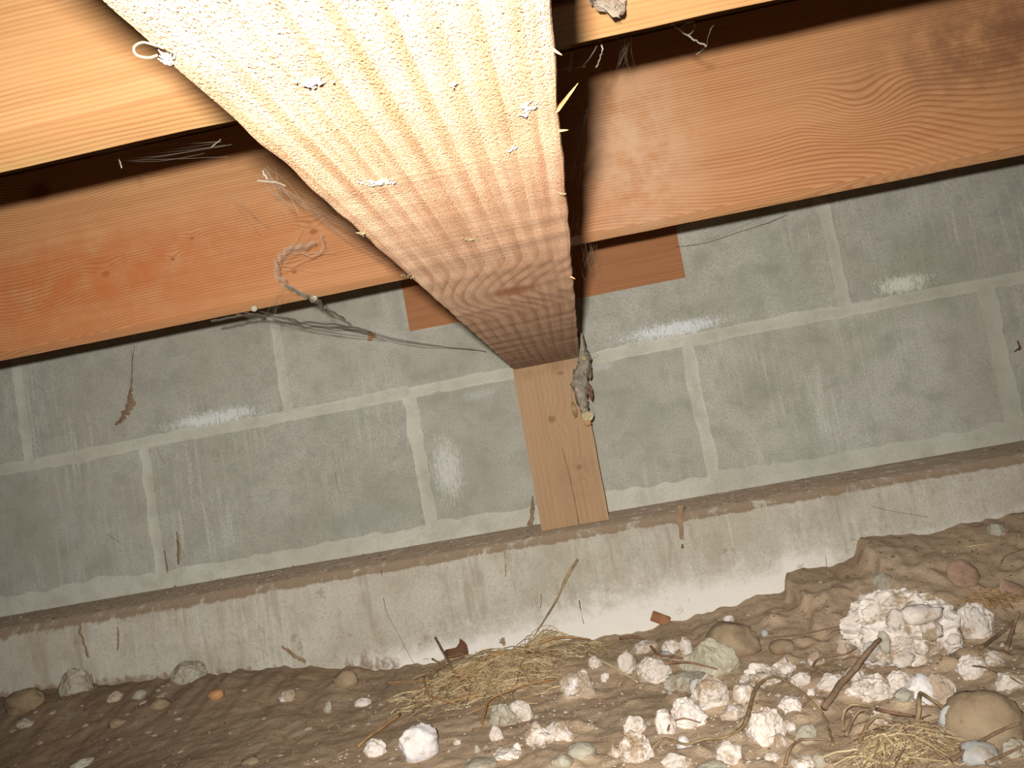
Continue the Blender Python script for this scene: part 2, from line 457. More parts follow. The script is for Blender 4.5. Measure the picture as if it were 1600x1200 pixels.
beam = timber('floor_beam', 'y', -1.75, -0.004, XL, XR, ZB, ZT, M_beam, seg=0.006, r=0.002, jit=0.0009, seed=1.0, worn=0.0)
tag(beam, 'pale squared timber beam running overhead from the camera to the wall, resting on the short post', 'beam')
# post
pk = [on_y(862, 655, -0.0985), on_y(905, 730, -0.0985), on_y(876, 583, -0.0985)]
M_post = wood('post_wood', 2, 0, 1, (190, 164, 130), (162, 130, 98), 150, 0.8,
    knots=[(tuple(pk[0]), (0.010, 0.03, 0.010), 1.6), (tuple(pk[1]), (0.008, 0.03, 0.007), 1.0), (tuple(pk[2]), (0.009, 0.03, 0.005), 0.8)],
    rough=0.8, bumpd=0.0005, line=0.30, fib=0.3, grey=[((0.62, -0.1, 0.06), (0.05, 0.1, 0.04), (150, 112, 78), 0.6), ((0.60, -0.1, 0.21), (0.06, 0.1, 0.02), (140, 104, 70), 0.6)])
post = timber('support_post', 'z', 0.0005, ZB-0.0005, 0.5615, 0.6500, -0.0985, -0.0095, M_post, seg=0.01, r=0.0012, jit=0.0005, seed=2.0)
tag(post, 'short orange-brown wooden post with round knots standing on the footing ledge under the beam end', 'post')
# thin drying crack on the post face
V = []; Fc = []
tube(V, Fc, smooth_path([on_y(a, b, -0.0988) for a, b in ((878, 700), (889, 740), (898, 780), (905, 820))], 4), [0.0003, 0.0004, 0.0005]*4+[0.0005, 0.0004, 0.0003, 0.0003, 0.0003][:1], 4, 0.4)
M_dark = simple('dark_crack', (74, 46, 28), (60, 38, 24), 60)
obj('crack', V, Fc, M_dark, post)

# joists
def jknots(Y, L): return [((on_y(a, b, Y).x, Y, on_y(a, b, Y).z), (s, 0.03, s*0.7), am) for a, b, s, am in L]
Yf = Y1-0.038
gj = on_y(990, 230, Yf); g2 = on_y(1560, 60, Yf)
M_j1 = wood('joist_wood_a', 0, 2, 1, (190, 144, 100), (150, 92, 50), 330, 1.5, knots=jknots(Yf, [(165, 428, 0.010, 2.5), (300, 372, 0.005, 1.2), (490, 362, 0.009, 3.0), (270, 405, 0.005, 1.5), (460, 425, 0.006, 1.5), (1340, 170, 0.020, 6), (1640, 330, 0.085, 26.0), (1180, 330, 0.05, 7), (40, 520, 0.04, 6), (60, 300, 0.03, 4)]),
    rough=0.62, bumpd=0.0003, line=0.75, fib=0.25, lowf=0.9,
    grey=[((gj.x, Yf, gj.z), (0.10, 0.1, 0.14), (196, 164, 134), 0.8), ((g2.x, Yf, g2.z), (0.20, 0.1, 0.09), (118, 76, 54), 0.8), ((0.15, Yf, 0.36), (0.4, 0.1, 0.09), (172, 94, 46), 0.75), ((0.6, Y1, ZT-0.002), (1.5, 0.03, 0.004), (140, 122, 80), 0.95)])
M_j2 = wood('joist_wood_b', 0, 2, 1, (154, 116, 76), (118, 74, 42), 400, 2.6, rough=0.62, bumpd=0.0002, line=0.6, fib=0.25, lowf=0.7,
    grey=[((0.6, Y1-0.4064, ZT-0.002), (1.5, 0.03, 0.004), (142, 124, 80), 0.95)])
JW = [0, 1, 2, 3]
labels = ['orange-brown floor joist nearest the block wall, crossing above the beam', 'bright orange floor joist crossing the top corners of the view, second from the block wall',
          'floor joist above the camera, third from the block wall', 'floor joist behind the camera, farthest from the block wall']
for k in JW:
    yb = Y1-0.4064*k
    j = timber('floor_joist', 'x', XW0, XW1, yb-0.038, yb, ZT+0.0003, ZT+0.1843, M_j1 if k == 0 else M_j2, seg=0.03, r=0.0016, jit=0.0006, seed=5.0+k)
    tag(j, labels[k], 'joist', 'floor joists')
# subfloor
M_sub = wood('subfloor_wood', 0, 1, 2, (150, 112, 76), (112, 76, 48), 90, 1.0)
V, Fc = box_vf(XW0, XW1, -1.75, 0.19, ZT+0.1853, ZT+0.2035)
ceil = obj('ceiling', V, Fc, M_sub); tag(ceil, kind='structure')
# board set against wall
bl = on_y(640, 515, -0.004); br = on_y(1072, 437, -0.004)
M_board = wood('board_wood', 0, 2, 1, (186, 132, 88), (154, 98, 56), 240, 1.0, rough=0.7, line=0.35, bumpd=0.0004)
bd = timber('wall_board', 'x', bl.x, br.x, -0.005, -0.0015, 0.3075, ZT+0.125, M_board, seg=0.02, r=0.0008, jit=0.0006, seed=9.0)
tag(bd, 'thin reddish-brown wooden board fixed flat on the block wall behind the beam', 'board')

# ================================================================== rubble
M_crust = simple('white_crust', (232, 222, 212), (204, 190, 176), 45, 0.9, 0.0016, 0.3, (160, 138, 112), 0.50, 0.62, tsc=42)
M_white = simple('white_stone', (230, 224, 218), (210, 204, 200), 30, 0.85, 0.0008, 0.3, (178, 164, 146), 0.55, 0.68)
M_grey = simple('grey_stone', (184, 178, 160), (162, 154, 136), 40, 0.85, 0.0008, 0.3, (150, 130, 108), 0.5, 0.65)
M_blue = simple('bluish_stone', (182, 184, 180), (164, 162, 156), 30, 0.8, 0.0006, 0.3, (162, 142, 118), 0.46, 0.62)
M_brown = simple('brown_stone', (162, 142, 114), (144, 124, 98), 25, 0.8, 0.0006, 0.3, (134, 110, 86), 0.5, 0.65)
M_pink = simple('pink_stone', (196, 178, 158), (168, 148, 124), 30, 0.85, 0.0008, 0.3, (226, 218, 210), 0.5, 0.62)
M_orng = simple('orange_stone', (196, 150, 104), (170, 122, 84), 30, 0.8, 0.0006, 0.2)
M_chunk = simple('aggregate_concrete', (190, 182, 158), (166, 156, 132), 60, 0.9, 0.0012, 0.2, (204, 200, 184), 0.56, 0.66, tsc=160)
MATS = dict(crust=M_crust, white=M_white, grey=M_grey, blue=M_blue, brown=M_brown, pink=M_pink, orange=M_orng, chunk=M_chunk)
import bmesh
def ico(sub):
    bm = bmesh.new(); bmesh.ops.create_icosphere(bm, subdivisions=sub, radius=1)
    V = [v.co.copy() for v in bm.verts]; Fc = [tuple(v.index for v in f.verts) for f in bm.faces]; bm.free(); return V, Fc
ICO = {k: ico(k) for k in (2, 3, 4, 5)}
def rock_verts(sub, rx, ry, rz, rough, seed, facet=0.25, flatb=0.0):
    V, Fc = ICO[sub]; out = []
    rs = random.Random(seed); planes = []
    for _ in range(9):
        d = Vector((rs.uniform(-1, 1), rs.uniform(-1, 1), rs.uniform(-0.6, 1))).normalized(); planes.append((d, rs.uniform(1-facet, 1.0)))
    for v in V:
        q = v.copy()
        for d, h in planes:
            k = q.dot(d)
            if k > h: q -= d*(k-h)*0.92
        a = noise.fractal(v*1.6+Vector((seed*1.3, seed, 2)), 0.9, 2.0, 3)*0.35
        b = noise.fractal(v*5.5+Vector((seed, 4, seed*0.7)), 0.7, 2.1, 4)
        q *= 1+rough*a+rough*0.20*b
        out.append(Vector((q.x*rx, q.y*ry, q.z*rz)))
    return out, Fc
CNT = [0]
def stone(px, py, w, h, kind, label, rough=0.5, cat='stone', name='stone', group=None, dyr=0.8, sub=None, facet=0.25, sink=0.36, rot=None, lift=0.0):
    CNT[0] += 1; sd = CNT[0]*1.37
    p, dep = ghit(px, py+h*0.30)
    rx = 0.5*w*dep/F; rz = 0.5*h*dep/F*1.05; ry = rx*dyr; rz *= 1.12
    sub = sub or (4 if w*h > 1500 else 3 if w*h > 350 else 2)
    V, Fc = rock_verts(sub, rx, ry, rz, rough, sd, facet)
    a = math.radians(random.uniform(-12, 12) if rot is None else rot)
    Rm = Matrix.Rotation(a, 3, 'Z') @ Matrix.Rotation(math.radians(random.uniform(-8, 8)), 3, 'Y')
    V = [Rm @ v for v in V]
    me = mesh(name, V, Fc, MATS[kind], smooth=(kind in ('brown', 'blue', 'white', 'orange')))
    o = bpy.data.objects.new(name, me); COL.objects.link(o)
    o.location = (p.x, p.y+ry*0.35, gh(p.x, p.y+ry*0.35)+rz*(1-2*sink)+lift)
    if cat: tag(o, label, cat, group)
    return o
B = 'pieces of broken mortar and stone on the mud'
def st(*a, **k): return stone(*a, group=B, **k)
big = st(1428, 1000, 168, 112, 'crust', 'largest white crusty lump of mortar on the right, studded with pebbles', rough=0.6, sub=5, dyr=0.6, name='mortar_lump', cat='mortar lump', facet=0.12, sink=0.2)
def sub_stone(parent, px, py, w, h, kind, label=None, name='pebble', back=0.0, rough=0.5):
    base = parent.location
    # ray hit on the parent's mesh
    o0 = CAM-base; d = ray(px, py).normalized()
    ok, hp, nr, fi = parent.ray_cast(o0, d)
    if not ok: return
    P = base+hp; dep = (P-CAM).dot(FW); r = 0.5*w*dep/F; rz = 0.5*h*dep/F
    CNT[0] += 1; V, Fc = rock_verts(3, r, r*0.5, rz, rough, CNT[0]*1.37)
    V = [v+hp+nr*back for v in V]
    me = mesh(name, V, Fc, MATS[kind], smooth=True); c = bpy.data.objects.new(name, me); COL.objects.link(c); c.parent = parent
    if label: c['label'] = label
for a in ((1382, 1004, 20, 36, 'grey', 'smooth grey oval pebble set in the white lump'), (1455, 985, 34, 34, 'crust'), (1436, 960, 60, 30, 'crust'), (1400, 968, 34, 30, 'crust'),
          (1475, 1030, 44, 34, 'crust'), (1362, 1018, 26, 36, 'blue', 'bluish pebble in the lower left of the lump'), (1412, 1030, 34, 26, 'crust'), (1440, 1012, 26, 22, 'pink'), (1490, 1000, 22, 20, 'crust')):
    sub_stone(big, *a, rough=0.8) if a[4] == 'crust' else sub_stone(big, *a)
st(1532, 974, 54, 56, 'crust', 'rounded white stone near the right edge, behind the largest lump', rough=0.5)
st(1495, 966, 34, 30, 'blue', 'small grey and white stone between the largest lump and the rounded white one')
st(1556, 1032, 32, 28, 'crust', 'small white crumb right of the largest lump, near the crossing twigs')
st(1524, 1046, 44, 36, 'crust', 'white crust piece behind the big round brown stone')
st(1583, 1066, 44, 30, 'crust', 'white crust piece at the right edge beside the big round brown stone', rough=0.8)
st(1548, 1122, 122, 96, 'brown', 'biggest round brown stone at the lower right', rough=0.22, sub=4, facet=0.1, sink=0.42)
st(1500, 1140, 52, 58, 'blue', 'bluish grey stone left of and below the big round brown stone', rough=0.3)
st(1534, 1180, 62, 40, 'blue', 'bluish stone at the bottom edge under the big round brown stone', rough=0.35)
st(1590, 1172, 40, 30, 'grey', 'grey stone in the lower right corner')
st(1372, 1076, 60, 44, 'crust', 'white crust piece just below the left end of the largest lump', rough=0.8)
st(1412, 1070, 42, 36, 'crust', 'white piece under the middle of the largest lump', rough=0.6)
st(1446, 1082, 48, 48, 'white', 'white egg-shaped piece under the right part of the largest lump', rough=0.5)
st(1476, 1082, 46, 48, 'pink', 'mud-stained pinkish stone right of the white egg-shaped piece')
st(1416, 1092, 30, 20, 'grey', 'grey pebble pressed in mud below the white pieces under the largest lump')
st(1380, 1124, 30, 22, 'crust', 'small white piece at the top of the lower straw heap')
st(1320, 1014, 25, 34, 'pink', 'beige upright pebble left of the largest lump')
st(1278, 1030, 26, 26, 'crust', 'small white piece by the forked root, left of the beige pebble')
st(1303, 1065, 38, 27, 'crust', 'white piece touching the left side of the thick brown stick', rough=0.7)
st(1338, 1058, 34, 22, 'crust', 'white crust under the thick brown stick', rough=0.7)
st(1340, 1080, 34, 20, 'crust', 'white crust at the right side of the thick brown stick', rough=0.8)
st(1154, 1005, 92, 54, 'brown', 'smooth brown stone half buried behind the grey concrete chunk', rough=0.3, facet=0.35)
st(1108, 1034, 98, 74, 'chunk', 'flat grey aggregate concrete chunk in the middle of the rubble', rough=0.35, facet=0.45, dyr=0.5, name='concrete_chunk', cat='concrete chunk')
st(1078, 1066, 74, 30, 'grey', 'smooth grey slab below the flat concrete chunk', rough=0.3, facet=0.4)
st(1052, 1012, 34, 24, 'pink', 'small pinkish stone touching the left of the flat concrete chunk')
st(1074, 1012, 20, 30, 'crust', 'narrow white stone leaning on the flat concrete chunk')
st(1042, 1024, 20, 13, 'blue', 'tiny bluish pebble below the pinkish stone by the concrete chunk')
st(1008, 1012, 46, 18, 'pink', 'pinkish crust beside the reddish root')
st(1024, 1050, 54, 46, 'crust', 'pinkish-white stone crossed by the thin red twig', rough=0.5)
st(982, 1040, 32, 36, 'crust', 'white upright stone left of the thin red twig', rough=0.4)
st(948, 1059, 18, 16, 'crust', 'small white stone next to the bright straw stalk')
st(912, 1056, 20, 18, 'crust', 'small white stone at the right end of the straw nest, upper one')
st(930, 1036, 24, 20, 'pink', 'mud-stained stone under the bright straw stalk')
st(904, 1078, 52, 42, 'pink', 'pinkish-white stone at the right end of the straw nest', rough=0.5)
st(787, 1120, 44, 40, 'grey', 'grey stone stained with mud below the straw nest, left of a pair')
st(813, 1115, 40, 38, 'crust', 'white and grey stone below the straw nest, right of a pair', rough=0.4)
st(776, 1149, 22, 24, 'crust', 'small white stone just below the grey and white pair')
st(842, 1153, 46, 32, 'crust', 'irregular white crust near the bottom, left half of a broken piece', rough=0.9)
st(874, 1146, 38, 32, 'crust', 'irregular white crust near the bottom, right half of a broken piece', rough=0.9)
st(890, 1154, 20, 12, 'crust', 'tiny white crumb at the right of the broken crust')
st(792, 1180, 44, 16, 'crust', 'low white crust near the bottom edge', rough=1.0)
st(808, 1170, 14, 16, 'crust', 'little white crumb on the low crust near the bottom edge')
st(746, 1172, 11, 15, 'grey', 'tiny pale pebble between the big white rock and the low crust')
st(714, 1160, 13, 12, 'crust', 'tiny white crumb right of the big white rock')
st(655, 1172, 64, 54, 'white', 'clean white angular rock at the bottom left of the rubble', rough=0.35, facet=0.35, sink=0.15)
st(585, 1172, 36, 30, 'crust', 'small white rock left of the clean angular rock', rough=0.6)
st(911, 1176, 52, 26, 'grey', 'greenish-grey flat stone near the bottom edge', rough=0.25)
st(880, 1196, 36, 20, 'grey', 'grey stone cut by the bottom edge, below the greenish-grey one', rough=0.25)
st(750, 1200, 56, 14, 'grey', 'long flat grey stone at the bottom edge', rough=0.25)
st(993, 1137, 36, 32, 'crust', 'white stone sitting on top of the tall white one', rough=0.5)
st(996, 1172, 54, 56, 'crust', 'tall white stone at the bottom, left of the curved dead vine', rough=0.5)
st(962, 1176, 26, 18, 'crust', 'mud-coated crumb left of the tall white stone', rough=0.6)
st(1112, 1085, 60, 52, 'crust', 'large white stone below the flat concrete chunk', rough=0.4)
st(1094, 1080, 26, 40, 'blue', 'bluish stone on the left flank of the large white stone')
st(1077, 1118, 56, 50, 'crust', 'white stone below and left of the large white one', rough=0.6)
st(1042, 1130, 32, 46, 'crust', 'white pointed stone left of the curved dead vine', rough=0.5)
st(1070, 1160, 24, 26, 'white', 'small white stone tucked against the curved dead vine')
st(1146, 1116, 40, 22, 'pink', 'muddy pink crust between the white stones')
st(1166, 1088, 36, 32, 'pink', 'muddy stone inside the start of the vine arch')
st(1199, 1138, 58, 62, 'crust', 'white blocky stone under the arch of the curved dead vine', rough=0.55, facet=0.35)
st(1230, 1136, 28, 20, 'crust', 'small white stone at the right of the blocky one')
st(1221, 1158, 20, 20, 'crust', 'little white stone at the foot of the blocky one')
st(1142, 1177, 44, 34, 'crust', 'white wedge stone below the curved dead vine')
st(1060, 1192, 44, 22, 'crust', 'white stone at the bottom edge below the vine', rough=0.6)
st(1109, 1200, 56, 16, 'grey', 'grey stone at the bottom edge below the wedge stone')
st(1262, 1150, 38, 28, 'grey', 'roundish grey-white stone right of the vine arch')
st(1259, 1196, 40, 18, 'crust', 'white stone at the bottom edge beside the small looping root')
st(1208, 1185, 26, 14, 'crust', 'small white stone left of the small looping root')
st(1282, 1190, 20, 26, 'grey', 'grey upright pebble inside the small looping root')
st(1196, 1056, 66, 34, 'crust', 'broad white crust behind the arch of the curved dead vine', rough=1.0)
st(1228, 1044, 34, 26, 'crust', 'white crust piece right of the broad one', rough=0.9)
st(1253, 1062, 30, 20, 'crust', 'white flat piece right of the arch top')
st(1268, 1082, 16, 12, 'crust', 'tiny white crumb right of the arch')
st(1237, 1100, 34, 22, 'crust', 'white crumbly piece inside the arch of the curved dead vine', rough=1.0)
st(1140, 968, 20, 13, 'pink', 'small pale pebble at the foot of the footing')
st(1196, 990, 13, 12, 'blue', 'tiny bluish pebble behind the brown stone')
st(1559, 829, 24, 24, 'grey', 'pale stone stuck in soil high at the right')
st(1225, 1012, 42, 22, 'brown', 'low brown stone behind the white crusts', rough=0.3)
st(1385, 914, 34, 30, 'grey', 'greyish stone buried in the slope above the largest lump', rough=0.3)
st(292, 1054, 54, 38, 'grey', 'grey lump of concrete against the footing at the left', rough=0.35, name='concrete_chunk', cat='concrete chunk')
st(116, 1068, 50, 46, 'grey', 'pale upright concrete lump against the footing at far left', rough=0.35, name='concrete_chunk', cat='concrete chunk')
st(216, 1087, 24, 14, 'grey', 'pale greenish pebble between the two concrete lumps')
st(336, 1087, 28, 14, 'orange', 'orange-tan pebble on the left soil')
st(448, 1089, 28, 18, 'pink', 'pinkish grey pebble on the left soil, right of the orange one')
st(512, 1107, 14, 20, 'grey', 'upright pale pebble on the soil left of the straw')
st(566, 1099, 26, 14, 'crust', 'small white pebble at the left end of the straw nest')
st(38, 1132, 28, 14, 'grey', 'pale pebble near the left edge')
st(246, 1102, 36, 18, 'brown', 'flat brown stone on the left soil')
st(182, 1132, 26, 14, 'brown', 'small brown stone low on the left soil')
st(32, 1100, 62, 34, 'brown', 'long brown stone at the left edge', rough=0.3)
st(540, 1062, 40, 26, 'brown', 'dull brown stone against the footing left of the straw', rough=0.3)
st(178, 1090, 26, 16, 'pink', 'reddish pebble between the two concrete lumps')
st(125, 1195, 36, 14, 'grey', 'pale stone at the bottom edge far left')
st(390, 1190, 30, 14, 'brown', 'muddy stone at the bottom edge left of centre')
st(716, 1046, 70, 22, 'brown', 'dark stone against the footing behind the straw nest', rough=0.4)
# many similar crumbs and pebbles
def ground_px(px, py):
    p, dep = ghit(px, py); return p, dep
rs = random.Random(5); k = 0; V0 = {}
for kind in ('crust', 'pink'):
    V, Fc = rock_verts(2, 1, 0.8, 0.75, 0.7, 31 if kind == 'crust' else 45); V0[kind] = mesh('crumb', V, Fc, MATS[kind])
while k < 70:
    px = rs.uniform(700, 1600); py = rs.uniform(1010, 1200)
    if py < 1135-(px-700)*0.18: continue
    p, dep = ghit(px, py)
    if p.y > YF-0.01: continue
    o = bpy.data.objects.new('mortar_crumb', V0['crust']); COL.objects.link(o)
    r = rs.uniform(2.5, 5.5)*dep/F; o.scale = (r*rs.uniform(0.8, 1.4), r, r*rs.uniform(0.6, 1)); o.rotation_euler = (0, 0, rs.uniform(0, 6.3))
    o.location = (p.x, p.y, gh(p.x, p.y)+r*0.2)
    tag(o, 'tiny white mortar crumb in the mud '+('between the straw nest and the concrete chunk' if px < 1040 else 'around the curved dead vine' if px < 1310 else 'around the largest white lump'), 'mortar crumb', 'tiny mortar crumbs'); k += 1
k = 0
while k < 46:
    px = rs.uniform(0, 640); py = rs.uniform(1065, 1200)
    if py < 1085-px*0.06: continue
    p, dep = ghit(px, py)
    if p.y > YF-0.01: continue
    o = bpy.data.objects.new('pebble', V0['pink']); COL.objects.link(o)
    r = rs.uniform(2.5, 6)*dep/F; o.scale = (r*rs.uniform(0.8, 1.5), r, r*rs.uniform(0.4, 0.8)); o.rotation_euler = (0, 0, rs.uniform(0, 6.3))
    o.location = (p.x, p.y, gh(p.x, p.y))
    tag(o, 'tiny dull pebble pressed into the soil '+('at the far left' if px < 220 else 'below the orange-tan pebble' if px < 440 else 'left of the straw nest'), 'pebble', 'tiny pebbles at the left'); k += 1
# grit strewn over mud and ledge
def grit(name, gen, n, mat, rmin, rmax, parent=None, label=None, cat=None, seed=1):
    r_ = random.Random(seed); V = []; Fc = []; oct_ = [(1, 0, 0), (0, 1, 0), (-1, 0, 0), (0, -1, 0), (0, 0, 1), (0, 0, -1)]
    of = [(0, 1, 4), (1, 2, 4), (2, 3, 4), (3, 0, 4), (1, 0, 5), (2, 1, 5), (3, 2, 5), (0, 3, 5)]
    for _ in range(n):
        p = gen(r_)
        if p is None: continue
        r = r_.uniform(rmin, rmax)*(1+(r_.random() < 0.06)*1.2); b = len(V); a = r_.uniform(0, 6.3); ca, sa = math.cos(a), math.sin(a)
        for q in oct_:
            s = r*r_.uniform(0.6, 1.2); x, y, z = q[0]*s*1.3, q[1]*s, q[2]*s*0.7
            V.append((p[0]+x*ca-y*sa, p[1]+x*sa+y*ca, p[2]+z))
        Fc += [tuple(b+i for i in f) for f in of]
    o = obj(name, V, Fc, mat, parent); o['kind'] = 'stuff'
    if label: tag(o, label, cat)
    return o
def g_mud(r):
    x = r.uniform(-0.2, 1.25); y = r.uniform(-0.64, -0.16); return (x, y, gh(x, y)+0.0003)
M_grit = simple('soil_grit', (150, 126, 100), (118, 96, 76), 30, rndm=0)
M_gritw = simple('pale_grit', (216, 206, 196), (186, 172, 156), 30, rndm=0)
grit('soil_grit', g_mud, 5000, M_grit, 0.0006, 0.0019, parent=floor, seed=3)
def g_pale(r):
    x = r.uniform(0.3, 1.25); y = r.uniform(-0.64, -0.17)
    if n3(x*9, y*9, 3) < -0.05 or r.random() > sm(-0.2, -0.42, y)*0.8+0.2*(x > 0.6): return None
    return (x, y, gh(x, y)+0.0003)
grit('pale_grit', g_pale, 5000, M_gritw, 0.0004, 0.0015, parent=floor, seed=4)
def g_ledge(r):
    x = r.uniform(-0.4, 1.4); t = r.random()**1.6; y = -0.002-0.135*t
    if r.random() > 0.35+1.1*n3(x*8, 2.2): return None
    return (x, y, -0.0005+fr(x*18, 0, y*10)*0.0005)
grit('ledge_dirt', g_ledge, 3000, simple('ledge_soil', (158, 136, 110), (118, 96, 76), 30, rndm=0), 0.0005, 0.0017, parent=foot, seed=5)
def g_ledgew(r):
    x = r.uniform(-0.35, 0.95); x = x if x < 0.35 or r.random() < 0.35 else None
    if x is None or n3(x*11, 7) < -0.02: return None
    return (x, -0.004-0.09*r.random(), 0.0012)
grit('ledge_specks', g_ledgew, 420, M_gritw, 0.0005, 0.0014, parent=foot, seed=6)

# ================================================================== straw, stems, twigs
def straw_mat(name, a, b, rough=0.7): return simple(name, a, b, 60, rough, 0.0003, 0.5, xyz=None)
M_straw = straw_mat('straw', (186, 164, 126), (128, 104, 72)); M_straw2 = straw_mat('pale_straw', (216, 200, 162), (176, 154, 112))
M_twig = straw_mat('brown_twig', (156, 130, 104), (116, 92, 72)); M_red = straw_mat('reddish_twig', (160, 124, 98), (124, 92, 70)); M_org = straw_mat('orange_straw', (192, 154, 104), (156, 116, 72))
def gp(px, py, lift=0.0):
    p, dep = ghit(px, py); p = Vector((p.x, p.y, max(p.z, gh(p.x, p.y)))); p.z += lift; return p
def stem(name, cat, label, pts, rad, mat, k=6, flat=1.0, sub=4, group=None):
    """pts: (px,py,lift) on the ground"""
    P = []
    for q in pts:
        if len(q) == 4: P.append(on_y(q[0], q[1], q[3]))
        else: P.append(gp(q[0], q[1]+q[2]*900, q[2]+rad))
    P = smooth_path(P, sub); n = len(P)
    for i in range(1, n-1): P[i] = P[i]+Vector((n3(i*1.3, px_seed(label)), n3(i*1.3, 5, px_seed(label)), 0))*rad*0.5
    R = [rad*(1-0.45*(i/(n-1)))*(1+0.15*n3(i*0.9, 3)) for i in range(n)]
    V = []; Fc = []; tube(V, Fc, P, R, k, flat)
    c = sum((Vector(v) for v in V), Vector())/len(V)
    return tag(obj(name, V, Fc, mat, loc=c, smooth=True), label, cat, group)
def px_seed(l): return (sum(map(ord, l)) % 97)*0.37
ST = 'dry stalks on the mud'
# straw stalk leaning on the footing: rooted in the nest, top against the face
a = gp(835, 1000, 0.004); b1 = on_y(868, 940, -0.166); c1 = on_y(903, 874, -0.157)
V = []; Fc = []; pth = smooth_path([a, b1, on_y(884, 905, -0.161), c1], 5)
tube(V, Fc, pth, [0.0010+0.0010*math.sin(math.pi*min(1, i/len(pth)*1.0)) + (0.0012 if i > len(pth)*0.55 else 0) for i in range(len(pth))], 6, 0.6)
tag(obj('straw_stalk', V, Fc, M_straw, loc=a, smooth=True), 'tall tan straw stalk leaning up against the footing behind the nest', 'straw', ST)
stem('dead_vine', 'vine', 'long curved flattened dead vine arching over the white stones', [(1021, 1182, 0), (1024, 1170, 0), (1042, 1162, .003), (1072, 1170, .001), (1100, 1164, .003), (1136, 1162, .004), (1165, 1143, .005), (1180, 1105, .009), (1195, 1082, .012), (1218, 1073, .013), (1246, 1088, .010), (1272, 1110, .006), (1290, 1128, .004), (1298, 1150, .002), (1303, 1172, .001)], 0.0021, M_straw, flat=0.55, group=ST)
stem('red_twig', 'twig', 'thin reddish twig lying across the pinkish-white stone and the concrete chunk', [(998, 1051, .010), (1040, 1049, .014), (1078, 1047, .013), (1106, 1052, .012), (1125, 1056, .010)], 0.0014, M_red, group=ST)
stem('root', 'root', 'reddish root running from the footing to the concrete chunk', [(970, 1001, .002), (995, 1000, .004), (1014, 1010, .004), (1030, 1028, .005), (1050, 1035, .009), (1076, 1042, .012)], 0.0018, M_red, group=ST)
stem('stick', 'stick', 'thick brown stick pointing up to the largest white lump', [(1290, 1116, .003), (1315, 1092, .010), (1345, 1068, .018), (1372, 1047, .026), (1389, 1035, .031)], 0.0030, M_twig, k=8, group=ST)
stem('root', 'root', 'forked thin root beside the small white piece, left of the largest lump', [(1268, 1050, .001), (1280, 1036, .004), (1300, 1030, .004), (1322, 1028, .004), (1345, 1018, .004)], 0.0012, M_twig, group=ST)
stem('straw_stalk', 'straw', 'straight straw left of the thick stick pointing at the forked root', [(1262, 1058, .001), (1285, 1046, .003), (1305, 1038, .002)], 0.0009, M_straw, group=ST)
stem('twig', 'twig', 'dark twig at the right edge pointing up beyond the frame', [(1574, 1022, .002), (1588, 998, .012), (1602, 978, .022)], 0.0020, M_twig, group=ST)
stem('twig', 'twig', 'brown twig rising to the right from the small white crumb', [(1534, 1020, .002), (1562, 1003, .006), (1592, 984, .010)], 0.0021, M_twig, group=ST)
stem('straw_stalk', 'straw', 'brightest pale straw with a cut end, between the nest and the white stones', [(918, 1025, .004), (950, 1043, .005), (975, 1057, .005), (998, 1071, .003)], 0.0014, M_straw2, group=ST)
stem('straw_stalk', 'straw', 'orange straw slanting down to the small white rock at lower left', [(626, 1121, .003), (600, 1142, .004), (575, 1160, .004), (560, 1172, .001)], 0.0016, M_org, group=ST)
stem('straw_stalk', 'straw', 'orange straw crossing the left side of the nest', [(679, 1038, .014), (705, 1054, .015), (735, 1072, .012)], 0.0013, M_org, group=ST)
stem('straw_stalk', 'straw', 'brown blade standing up at the left of the nest against the footing', [(685, 1006, .02), (697, 1030, .018), (712, 1056, .012), (735, 1092, .006)], 0.0015, M_twig, group=ST)
stem('straw_stalk', 'straw', 'short orange straw bent at its end at the far left of the nest', [(664, 1064, .008), (668, 1082, .007), (678, 1096, .005), (720, 1106, .004)], 0.0012, M_org, group=ST)
stem('straw_stalk', 'straw', 'long orange straw crossing the lower right of the nest', [(752, 1140, .002), (760, 1118, .006), (770, 1102, .010), (800, 1090, .012), (835, 1078, .012), (870, 1070, .010)], 0.0012, M_org, group=ST)
stem('straw_stalk', 'straw', 'pale straw over the white stone pair below the nest', [(735, 1070, .014), (765, 1086, .013), (795, 1102, .012)], 0.0010, M_straw2, group=ST)
stem('straw_stalk', 'straw', 'brown straw lying at the right end of the nest along the footing', [(845, 1012, .01), (870, 1004, .01), (900, 1002, .008), (924, 1005, .006)], 0.0016, M_org, group=ST)
stem('straw_stalk', 'straw', 'thin brown straw pointing right from the nest', [(828, 1026, .010), (855, 1028, .008), (885, 1032, .004)], 0.0010, M_red, group=ST)
stem('straw_stalk', 'straw', 'low straw lying flat along the foot of the footing left of the nest', [(604, 1070, .002), (640, 1068, .003), (680, 1066, .003)], 0.0010, M_org, group=ST)
stem('straw_stalk', 'straw', 'thin straw at the bottom edge left of the small white rock', [(505, 1200, .001), (535, 1180, .003), (560, 1172, .002)], 0.0009, M_straw, group=ST)
stem('root', 'root', 'small looping root at the bottom edge left of the lower straw heap', [(1228, 1200, .001), (1236, 1180, .004), (1252, 1168, .005), (1275, 1163, .004), (1298, 1164, .002)], 0.0013, M_twig, group=ST)
stem('root', 'root', 'thin dark root curving from the lower straw heap toward the round brown stone', [(1455, 1142, .006), (1478, 1140, .008), (1505, 1152, .006), (1532, 1168, .003)], 0.0011, M_twig, group=ST)
stem('root', 'root', 'long root rising to the right edge at the lower right corner', [(1490, 1200, .004), (1530, 1180, .008), (1570, 1165, .012), (1604, 1156, .014)], 0.0016, M_twig, group=ST)
